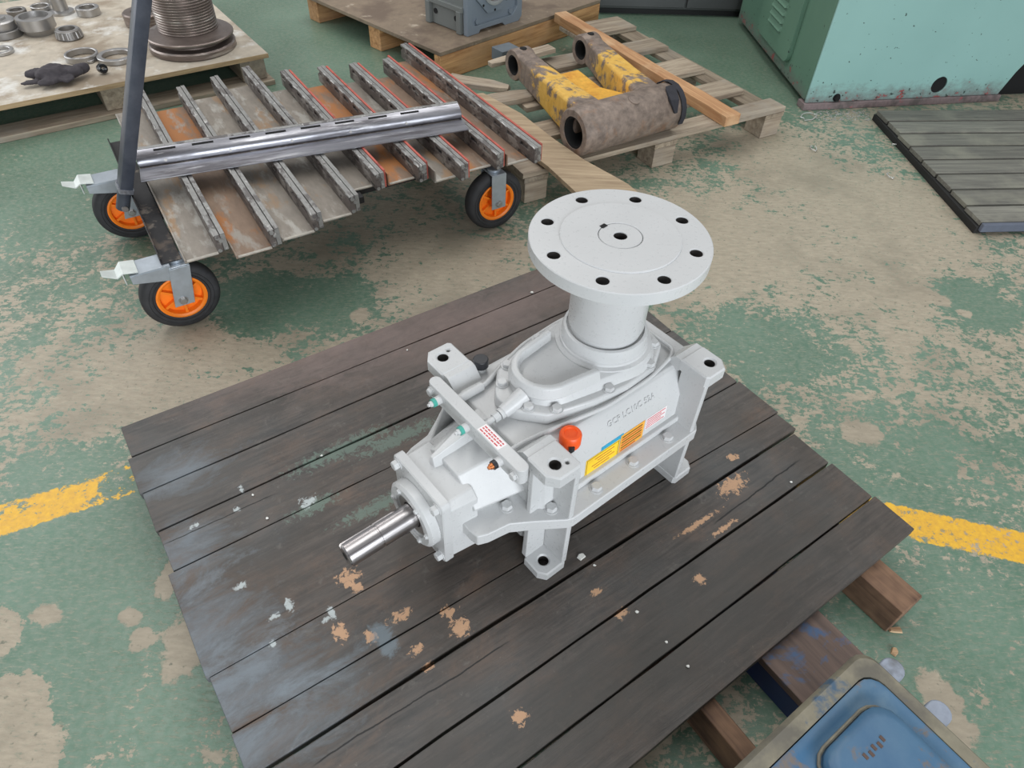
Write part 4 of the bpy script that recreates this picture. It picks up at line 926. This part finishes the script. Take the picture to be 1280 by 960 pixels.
PITM = patchy('yellow_pocket', srgb(226, 170, 62), srgb(206, 142, 44), srgb(140, 96, 56), 10, .5, .62, .64, .70, (.5, .55, .6))
la = at(716, 166, .205); lb = at(838, 131, .205); ld = lb - la; lang = math.atan2(ld.y, ld.x); lmid = (la + lb) / 2; LL = ld.length / 2
lk = empty('link_arm', (lmid.x, lmid.y, .1205), lang, 'heavy H-shaped steel link with chipped yellow paint on the broken pallet', 'machine part')
inv = Matrix.Rotation(-lang, 4, 'Z')
def ll(px, py, z): return inv @ (at(px, py, z) - Vector((lmid.x, lmid.y, 0)))
e1 = ll(650, 86, .195); e2 = ll(735, 52, .195)
AX = Matrix(((0, 0, 1, 0), (1, 0, 0, 0), (0, 1, 0, 0), (0, 0, 0, 1)))        # lathe axis -> local x
RC = .084
m = MB(); m.lathe([(.056, -LL), (RC - .006, -LL), (RC, -LL + .008), (RC, LL - .008), (RC - .006, LL), (.056, LL)], 40, Matrix.Translation((0, 0, RC)) @ AX, closed=True); m.build('pivot_barrel', LINKM, lk, smooth=40)
m = MB(); m.lathe([(.050, -LL + .004), (.057, -LL + .004), (.057, LL - .004), (.050, LL - .004)], 32, Matrix.Translation((0, 0, RC)) @ AX, closed=True); m.build('bushing', DARK, lk)
ey = (e1.y + e2.y) / 2; RE = .062; wE = .085
for j, xx in enumerate((e1.x, e2.x - wE)):
    m = MB(); m.lathe([(.040, 0), (RE - .004, 0), (RE, .006), (RE, wE - .006), (RE - .004, wE), (.040, wE)], 32, Matrix.Translation((xx, ey, .070)) @ AX, closed=True); eye = m.build('eye', LINKM, lk, smooth=40)
    m = MB(); m.lathe([(.034, .003), (.041, .003), (.041, wE - .003), (.034, wE - .003)], 28, Matrix.Translation((xx, ey, .070)) @ AX, closed=True); m.build('eye_bush', DARK, eye)
    m = MB(); m.lathe([(.0, 0), (.016, 0), (.014, .003)], 14, Matrix.Translation((xx + wE * .55, ey - .004, .070 + RE - .0015))); m.build('grease_hole', DARK, eye)
    m = MB(); xb = -LL + .035 if j == 0 else LL - .035 - .115; wb = .115
    m.loft([[(xx + .004, ey - .03, .018), (xx + wE - .004, ey - .03, .018), (xx + wE - .004, ey - .03, .124), (xx + .004, ey - .03, .124)],
            [(xx * .68 + xb * .32, ey * .66, .020), (xx * .68 + xb * .32 + wE + .008, ey * .66, .020), (xx * .68 + xb * .32 + wE + .008, ey * .66, .128), (xx * .68 + xb * .32, ey * .66, .128)],
            [(xx * .34 + xb * .66, ey * .36, .016), (xx * .34 + xb * .66 + wb - .012, ey * .36, .016), (xx * .34 + xb * .66 + wb - .012, ey * .36, .140), (xx * .34 + xb * .66, ey * .36, .140)],
            [(xb, .04, .012), (xb + wb, .04, .012), (xb + wb, .04, .156), (xb, .04, .156)]])
    m.build('arm', LINKM, lk, .016, 4, 50)
m = MB(); m.loft([[(-.13, .05, .03), (.13, .05, .03), (.13, .05, .118), (-.13, .05, .118)], [(-.10, ey * .40, .03), (.10, ey * .40, .03), (.10, ey * .40, .088), (-.10, ey * .40, .088)], [(-.09, ey * .62, .03), (.09, ey * .62, .03), (.09, ey * .62, .112), (-.09, ey * .62, .112)]]); m.build('yellow_web', PITM, lk, .012, 3, 50)
m = MB(); m.lathe([(.0, .0), (.022, .0), (.022, .004), (.012, .006), (0, .006)], 18, Matrix.Translation((.01, -.030, RC + .0765)) @ Matrix.Rotation(R(20), 4, 'X')); m.build('barrel_boss', LINKM, lk)
# black strap hung over the right end
CLOTH = plain('black_cloth', srgb(44, 44, 50), .85, 0, .25, 50, .3)
m = MB(); ra = []
for k in range(11):
    an = R(-25 + 20 * k); yy = -(RC + .004) * math.cos(an); zz = RC + (RC + .004) * math.sin(an)
    ra.append([(LL - .028, yy, zz), (LL - .004, yy, zz), (LL - .004, yy * 1.05, RC + (zz - RC) * 1.05), (LL - .028, yy * 1.05, RC + (zz - RC) * 1.05)])
m.loft(ra)
m.loft([[(LL - .075, -.034, 2 * RC - .006), (LL - .02, -.030, 2 * RC - .004), (LL - .02, -.02, 2 * RC + .008), (LL - .07, -.022, 2 * RC + .008)], [(LL - .085, -.070, RC + .056), (LL - .045, -.074, RC + .052), (LL - .045, -.080, RC + .062), (LL - .085, -.078, RC + .064)], [(LL - .068, -.088, RC + .016), (LL - .056, -.088, RC + .016), (LL - .056, -.095, RC + .018), (LL - .068, -.095, RC + .018)]])
o = m.build('black_strap', CLOTH, None, .002, 2, 50); o.location = lk.location; o.rotation_euler = lk.rotation_euler; tag(o, 'black cloth strap hung over the right end of the yellow link', 'strap')

# ------------------------------------------------------------------ grey casting on the plywood pallet
GREYC = gear_paint('blue_grey_casting', srgb(122, 132, 142), .45)
GREYS = gear_paint('dull_casting_side', srgb(110, 114, 112), .55)
gc = at(583, 46, .13); gcst = empty('gear_casting', (gc.x, gc.y, .1305), R(47.5), 'blue-grey gear housing with round bore standing on the plywood pallet', 'machine part')
GW, GD, GH = .37, .30, .36
m = MB(); m.box(0.006, GW - .006, .02, GD, .0, GH); m.build('body', GREYS, gcst, .006)
FM = Matrix(((1, 0, 0, 0), (0, 0, -1, 0.02), (0, 1, 0, 0), (0, 0, 0, 1)))
outer = [(0, 0), (.075, 0), (.085, .014), (.235, .014), (.25, .0), (GW - .02, 0), (GW, .02), (GW, GH), (0, GH)]
inn = [(.05, .035), (.30, .035), (.335, .07), (.335, GH - .03), (.03, GH - .03), (.03, .06)]
m = MB(); m.plate(outer, [inn], 0, .028, FM); fr = m.build('face_rim', GREYC, gcst, .003)
m = MB(); m.plate([(x, y) for x, y in inn], [], 0.0, .010, FM); m.build('face_panel', GREYC, fr)
m = MB(); cx, cz = .185, .19
m.plate(circle(cx, cz, .125, 8, .39), [circle(cx, cz, .078, 32)], .008, .024, FM); hx = m.build('octagon_boss', GREYC, gcst, .003)
m = MB(); m.lathe([(.070, .015), (.086, .015), (.086, .034), (.080, .036), (.070, .034)], 40, FM @ Matrix.Translation((cx, cz, 0)), closed=True); m.build('bore_ring', plain('pale_bore', srgb(176, 180, 182), .4, .4), hx, smooth=40)
m = MB(); m.plate(circle(cx, cz, .0775, 32), [], .009, .0115, FM); m.build('bore', plain('bore_brown', srgb(112, 100, 92), .6), hx)
m = MB()
for k in range(8): an = k * math.pi / 4; m.cyl(FM @ Vector((cx + .108 * math.cos(an), cz + .108 * math.sin(an), .0235)), FM @ Vector((cx + .108 * math.cos(an), cz + .108 * math.sin(an), .0255)), .006, n=10)
m.build('bolt_holes', DARK, hx)
for x, z in ((.075, .05), (.30, .052), (.06, .30), (.31, .30)):
    m = MB(); m.cyl(FM @ Vector((x, z, .010)), FM @ Vector((x, z, .020)), .013, n=14); m.build('corner_boss', GREYC, fr)
m = MB(); m.box(-.010, .020, .02, GD, .095, .120); m.box(-.012, .02, .03, .06, .0, .10); m.box(-.012, .02, GD - .05, GD - .02, .0, .10); m.build('side_ledge', GREYS, gcst, .004)
for y in (.075, .22):
    m = MB(); m.cyl((.0075, y, .06), (.002, y, .06), .012, n=14); m.build('side_hole', DARK, gcst)

# ------------------------------------------------------------------ parts on the left pallet
MX2 = ZL + .0005
DRUM = patchy('brown_steel_drum', srgb(138, 126, 120), srgb(112, 100, 94), srgb(172, 166, 160), 5, .5, .62, .56, .66, (.34, .42, .28), (.7, .6, .8), (.6, .6, 5))
a = at(187, 55, .15); b = at(294, 50, .15); cdr = (a + b) / 2; cdr = Vector((-1.482, 3.145, 0))
dr = empty('rope_drum', (cdr.x, cdr.y, MX2), 0, 'large grooved brown steel rope drum standing on the left pallet', 'drum')
RD = .182
m = MB(); m.lathe([(0, 0), (RD - .004, 0), (RD, .004), (RD, .024), (RD - .006, .030), (RD - .040, .034), (RD - .042, .046), (RD - .006, .052), (RD, .056), (RD, .062), (RD - .004, .066), (.150, .070), (.128, .080), (0, .080)], 64, Matrix(), False); m.build('double_flange', DRUM, dr, smooth=30)
prof = [(0, .078)]; z = .079
while z < .62:
    r = .124 + .012 * max(0, (z - .25)) ; prof += [(r - .003, z), (r, z + .003), (r, z + .0065), (r - .003, z + .0095)]; z += .0105
prof += [(0, z)]
m = MB(); m.lathe(prof, 56, Matrix(), False); m.build('grooved_barrel', DRUM, dr, smooth=30)
o2 = at(172, 10, .14)
m = MB(); m.lathe([(.05, 0), (.085, 0), (.088, .004), (.088, .05), (.082, .055), (.05, .055)], 36, closed=True); o = m.build('steel_hub', DRUM, None, smooth=30); o.location = (-1.80, 3.40, MX2); tag(o, 'brown steel hub half hidden behind the handle post and the rope drum', 'hub')

def turned(name, px_, z_, prof, label, cat, mat=STEEL, group=None, n=36, closed=True):
    m = MB(); m.lathe(prof, n, closed=closed); o = m.build(name, mat, None, smooth=30); q = at(*px_, ZL); o.location = (q.x, q.y, MX2 + z_); tag(o, label, cat, group); return o
G1 = 'bearing parts on the left pallet'
def rg(ri, ro, h): return [(ri, .002), (ri + .002, 0), (ro - .002, 0), (ro, .002), (ro, h - .002), (ro - .002, h), (ri + .002, h), (ri, h - .002)]
turned('bearing_ring', (104, 74), 0, rg(.056, .066, .026), 'thin steel outer ring beside the small washer on the left pallet', 'ring', STEEL, G1)
turned('flanged_ring', (147, 74), 0, rg(.055, .077, .020), 'wide flanged steel ring half behind the handle post', 'ring', STEEL, G1)
turned('washer', (113, 78), 0, rg(.008, .019, .012), 'small steel washer between the two large rings', 'washer', STEEL, G1)
# roller bearing: cone, cage and rollers
q = at(88, 47, ZL); rbz = empty('roller_bearing', (q.x, q.y, MX2), 0, 'tapered roller bearing with visible rollers near the middle of the left pallet', 'bearing', G1)
m = MB(); m.lathe([(.034, 0), (.042, 0), (.040, .032), (.046, .034), (.046, .038), (.034, .038)], 36, closed=True); m.build('inner_ring', STEEL, rbz, smooth=30)
m = MB(); m.lathe([(.047, .0), (.055, .003), (.050, .034), (.046, .036), (.0445, .034), (.049, .004)], 36, closed=True); m.build('cage', DULL_STEEL, rbz, smooth=30)
ro = MB(); ro.cyl((.0535, 0, .006), (.049, 0, .031), .0048, .0044, 10); r0 = ro.build('roller', STEEL, rbz)
for k in range(1, 16):
    c = r0.copy(); col.objects.link(c); c.parent = rbz; c.rotation_euler = (0, 0, k * 2 * math.pi / 16)
bh = turned('bearing_cup', (51, 41), 0, [(.030, .022), (.050, .020), (.050, .0), (.058, .0), (.066, .022), (.076, .026), (.076, .070), (.060, .072), (.058, .050), (.034, .046)], 'tall steel bearing cup with stepped bore standing next to the stacked bearings', 'bearing', STEEL, G1)
turned('bearing_ring', (112, 18), 0, rg(.034, .052, .034), 'thick steel ring right of the upright pin on the left pallet', 'ring', STEEL, G1)
turned('bearing_ring', (53, 14), 0, rg(.034, .044, .026), 'steel ring just left of the upright pin', 'ring', STEEL, G1)
turned('bearing_ring', (23, 19), 0, rg(.028, .042, .026), 'dark steel ring behind the stacked bearings', 'ring', DULL_STEEL, G1)
turned('bearing_ring', (2, 66), 0, rg(.034, .050, .014), 'flat steel ring at the left edge in front of the stacked bearings', 'ring', STEEL, G1)
turned('stub_pin', (78, 16), 0, [(0, 0), (.055, 0), (.055, .010), (.034, .014), (.034, .24), (.030, .245), (0, .245)], 'upright steel pin on a round foot among the bearings', 'pin', STEEL, G1, 32, False)
turned('bearing_ring', (64, 2), 0, rg(.03, .046, .03), 'steel ring partly behind the upright pin at the top edge', 'ring', STEEL, G1)
turned('lower_bearing', (6, 44), 0, rg(.04, .078, .030), 'lower bearing of the stack at the left edge of the left pallet', 'bearing', DULL_STEEL, G1)
turned('upper_bearing', (5, 44), .0305, [(.018, 0), (.066, 0), (.068, .004), (.068, .030), (.062, .036), (.036, .036), (.034, .044), (.018, .044)], 'upper stepped bearing of the stack at the left edge of the left pallet', 'bearing', STEEL, G1)
turned('hex_nut', (178, 73), 0, [(.008, 0), (.014, 0), (.014, .013), (.008, .013)], 'small rusty nut right of the handle post on the left pallet', 'nut', DULL_STEEL, G1, 6)
# black roller with two rims beside the glove
m = MB(); m.lathe([(.006, 0), (.017, 0), (.018, .003), (.018, .010), (.014, .012), (.014, .018), (.018, .020), (.018, .028), (.012, .030), (.006, .028)], 24, closed=True); o = m.build('black_roller', plain('shiny_black', srgb(20, 22, 26), .15), None, smooth=30)
q = at(128, 91, ZL); o.location = (q.x, q.y, MX2 + .018); o.rotation_euler = (R(78), 0, R(50)); tag(o, 'small shiny black roller in front of the flanged ring', 'roller')
# crumpled grey glove
def glove():
    bm = bmesh.new(); rnd = random.Random(11)
    def lump(c, r, rot):
        res = bmesh.ops.create_icosphere(bm, subdivisions=3, radius=1.0)
        Mx = Matrix.Translation(c) @ Matrix.Rotation(rot, 4, 'Z') @ Matrix.Diagonal((r[0], r[1], r[2], 1))
        bmesh.ops.transform(bm, matrix=Mx, verts=res['verts'])
    for c, r, rot in [((0, 0, .022), (.062, .050, .030), .3), ((-.055, .030, .018), (.045, .022, .018), .2), ((.055, -.004, .020), (.060, .028, .020), -.4), ((.10, .012, .018), (.036, .024, .020), .4), ((.045, -.042, .010), (.034, .030, .012), 1.2),
                      ((-.07, -.02, .006), (.05, .020, .007), .1), ((-.01, -.05, .012), (.05, .024, .014), .5), ((.03, .028, .024), (.06, .016, .014), -.2)]: lump(Vector(c), r, rot)
    me = bpy.data.meshes.new('work_glove'); bm.to_mesh(me); bm.free(); me.materials.append(CLOTHG)
    me.polygons.foreach_set('use_smooth', [True] * len(me.polygons))
    o = bpy.data.objects.new('work_glove', me); col.objects.link(o)
    rm = o.modifiers.new('join', 'REMESH'); rm.mode = 'VOXEL'; rm.voxel_size = .004; rm.use_smooth_shade = True
    tx = bpy.data.textures.new('creases', 'CLOUDS'); tx.noise_scale = .03; ds = o.modifiers.new('crease', 'DISPLACE'); ds.texture = tx; ds.strength = .016; ds.mid_level = .5
    return o
CLOTHG = plain('charcoal_cloth', srgb(66, 62, 66), .9, 0, .2, 60, .2)
o = glove(); q = at(70, 102, ZL); o.location = (q.x, q.y, MX2 + .012); o.rotation_euler = (0, 0, R(28)); tag(o, 'crumpled charcoal work glove at the front edge of the left pallet', 'glove')

# ------------------------------------------------------------------ small debris
def chip(px_, z, r, mat, name, label, cat, group=None, seed=0):
    rnd = random.Random(seed); m = MB(); n = 7
    lo = [(r * rnd.uniform(.6, 1.2) * math.cos(2 * math.pi * i / n), r * rnd.uniform(.5, 1.1) * math.sin(2 * math.pi * i / n)) for i in range(n)]
    m.loft([[(a, b, 0) for a, b in lo], [(a * .8, b * .8, r * .45) for a, b in lo]]); o = m.build(name, mat, None, smooth=0); q = at(*px_, z); o.location = (q.x, q.y, z + .001); tag(o, label, cat, group); return o
CHIPW = plain('white_chip', srgb(226, 226, 220), .6); SCRAP = wood('raw_scrap', srgb(206, 176, 140), srgb(150, 118, 88), None, 'X', .8)
for k, (x, y, r) in enumerate([(796, 765, .0038), (833, 803, .0035), (743, 707, .0032), (509, 438, .0035), (989, 603, .0035), (402, 570, .003), (334, 648, .0032), (316, 619, .0035), (860, 833, .0035), (665, 366, .005)]):
    chip((x, y), ZP + .001, r, CHIPW, 'paint_chip', 'tiny white chip on the planks ' + ['right of the widest black gap', 'by the front seam near the shiny patch', 'just right of the gearbox front foot', 'behind the rear left gearbox pad', 'near the right edge', 'between the shaft and the back edge', 'beside the knot at the left', 'near the left end by the second seam', 'on the front board near the bearer', 'at the back corner under the flange'][k], 'chip', 'white chips on the planks', k)
chip((727, 696), ZP + .001, .009, CHIPW, 'plaster_flake', 'larger white flake beside the front foot of the gearbox', 'flake', None, 30)
o = chip((1119, 788), 0, .017, SCRAP, 'wood_scrap', 'torn pale wood scrap on the floor below the end of the platform bearer', 'wood scrap', None, 31); o.scale = (1.3, .6, .5)
chip((1118, 815), 0, .010, SCRAP, 'wood_scrap', 'small pale wood crumb beside the upper lug of the blue casting', 'wood scrap', None, 32)
SWARF = plain('bright_swarf', srgb(200, 200, 196), .35, .5)
def curl(px_, r, turns, label, seed, h=.006):
    rnd = random.Random(seed); m = MB(); pts = [(r * (1 + .25 * math.sin(3 * i)) * math.cos(i * .5), .6 * r * math.sin(i * .5), .003 + h * abs(math.sin(i * .37))) for i in range(int(turns * 12.6))]
    m.tube(pts, .0022, 5); o = m.build('swarf_curl', SWARF, None); q = at(*px_, 0); o.location = (q.x, q.y, 0); o.rotation_euler = (0, 0, rnd.uniform(0, 6)); tag(o, label, 'swarf', 'metal swarf by the machine')
curl((1010, 147), .045, 1.1, 'ring-shaped metal swarf curl at the foot of the green machine', 1)
curl((1122, 186), .030, .6, 'bright swarf curl against the left edge of the duckboard', 2)
curl((1016, 187), .022, 1.0, 'small swarf curl on the floor in front of the green machine corner', 3)
curl((1112, 221), .022, .8, 'small swarf curl on bare concrete left of the duckboard', 4)
SW2 = SWARF
rnd = random.Random(5); m = MB()
for k in range(120):
    x = rnd.uniform(1020, 1086); y = rnd.uniform(139, 151); q = at(x, y, 0); s = rnd.uniform(.002, .006); an = rnd.uniform(0, 6)
    m.box(-s, s, -.0015, .0015, 0, .002, Matrix.Translation((q.x, q.y, .0005)) @ Matrix.Rotation(an, 4, 'Z'))
tag(m.build('swarf_litter', SW2, None, smooth=0), 'fine metal swarf littering the floor along the machine plinth', 'swarf', kind='stuff')
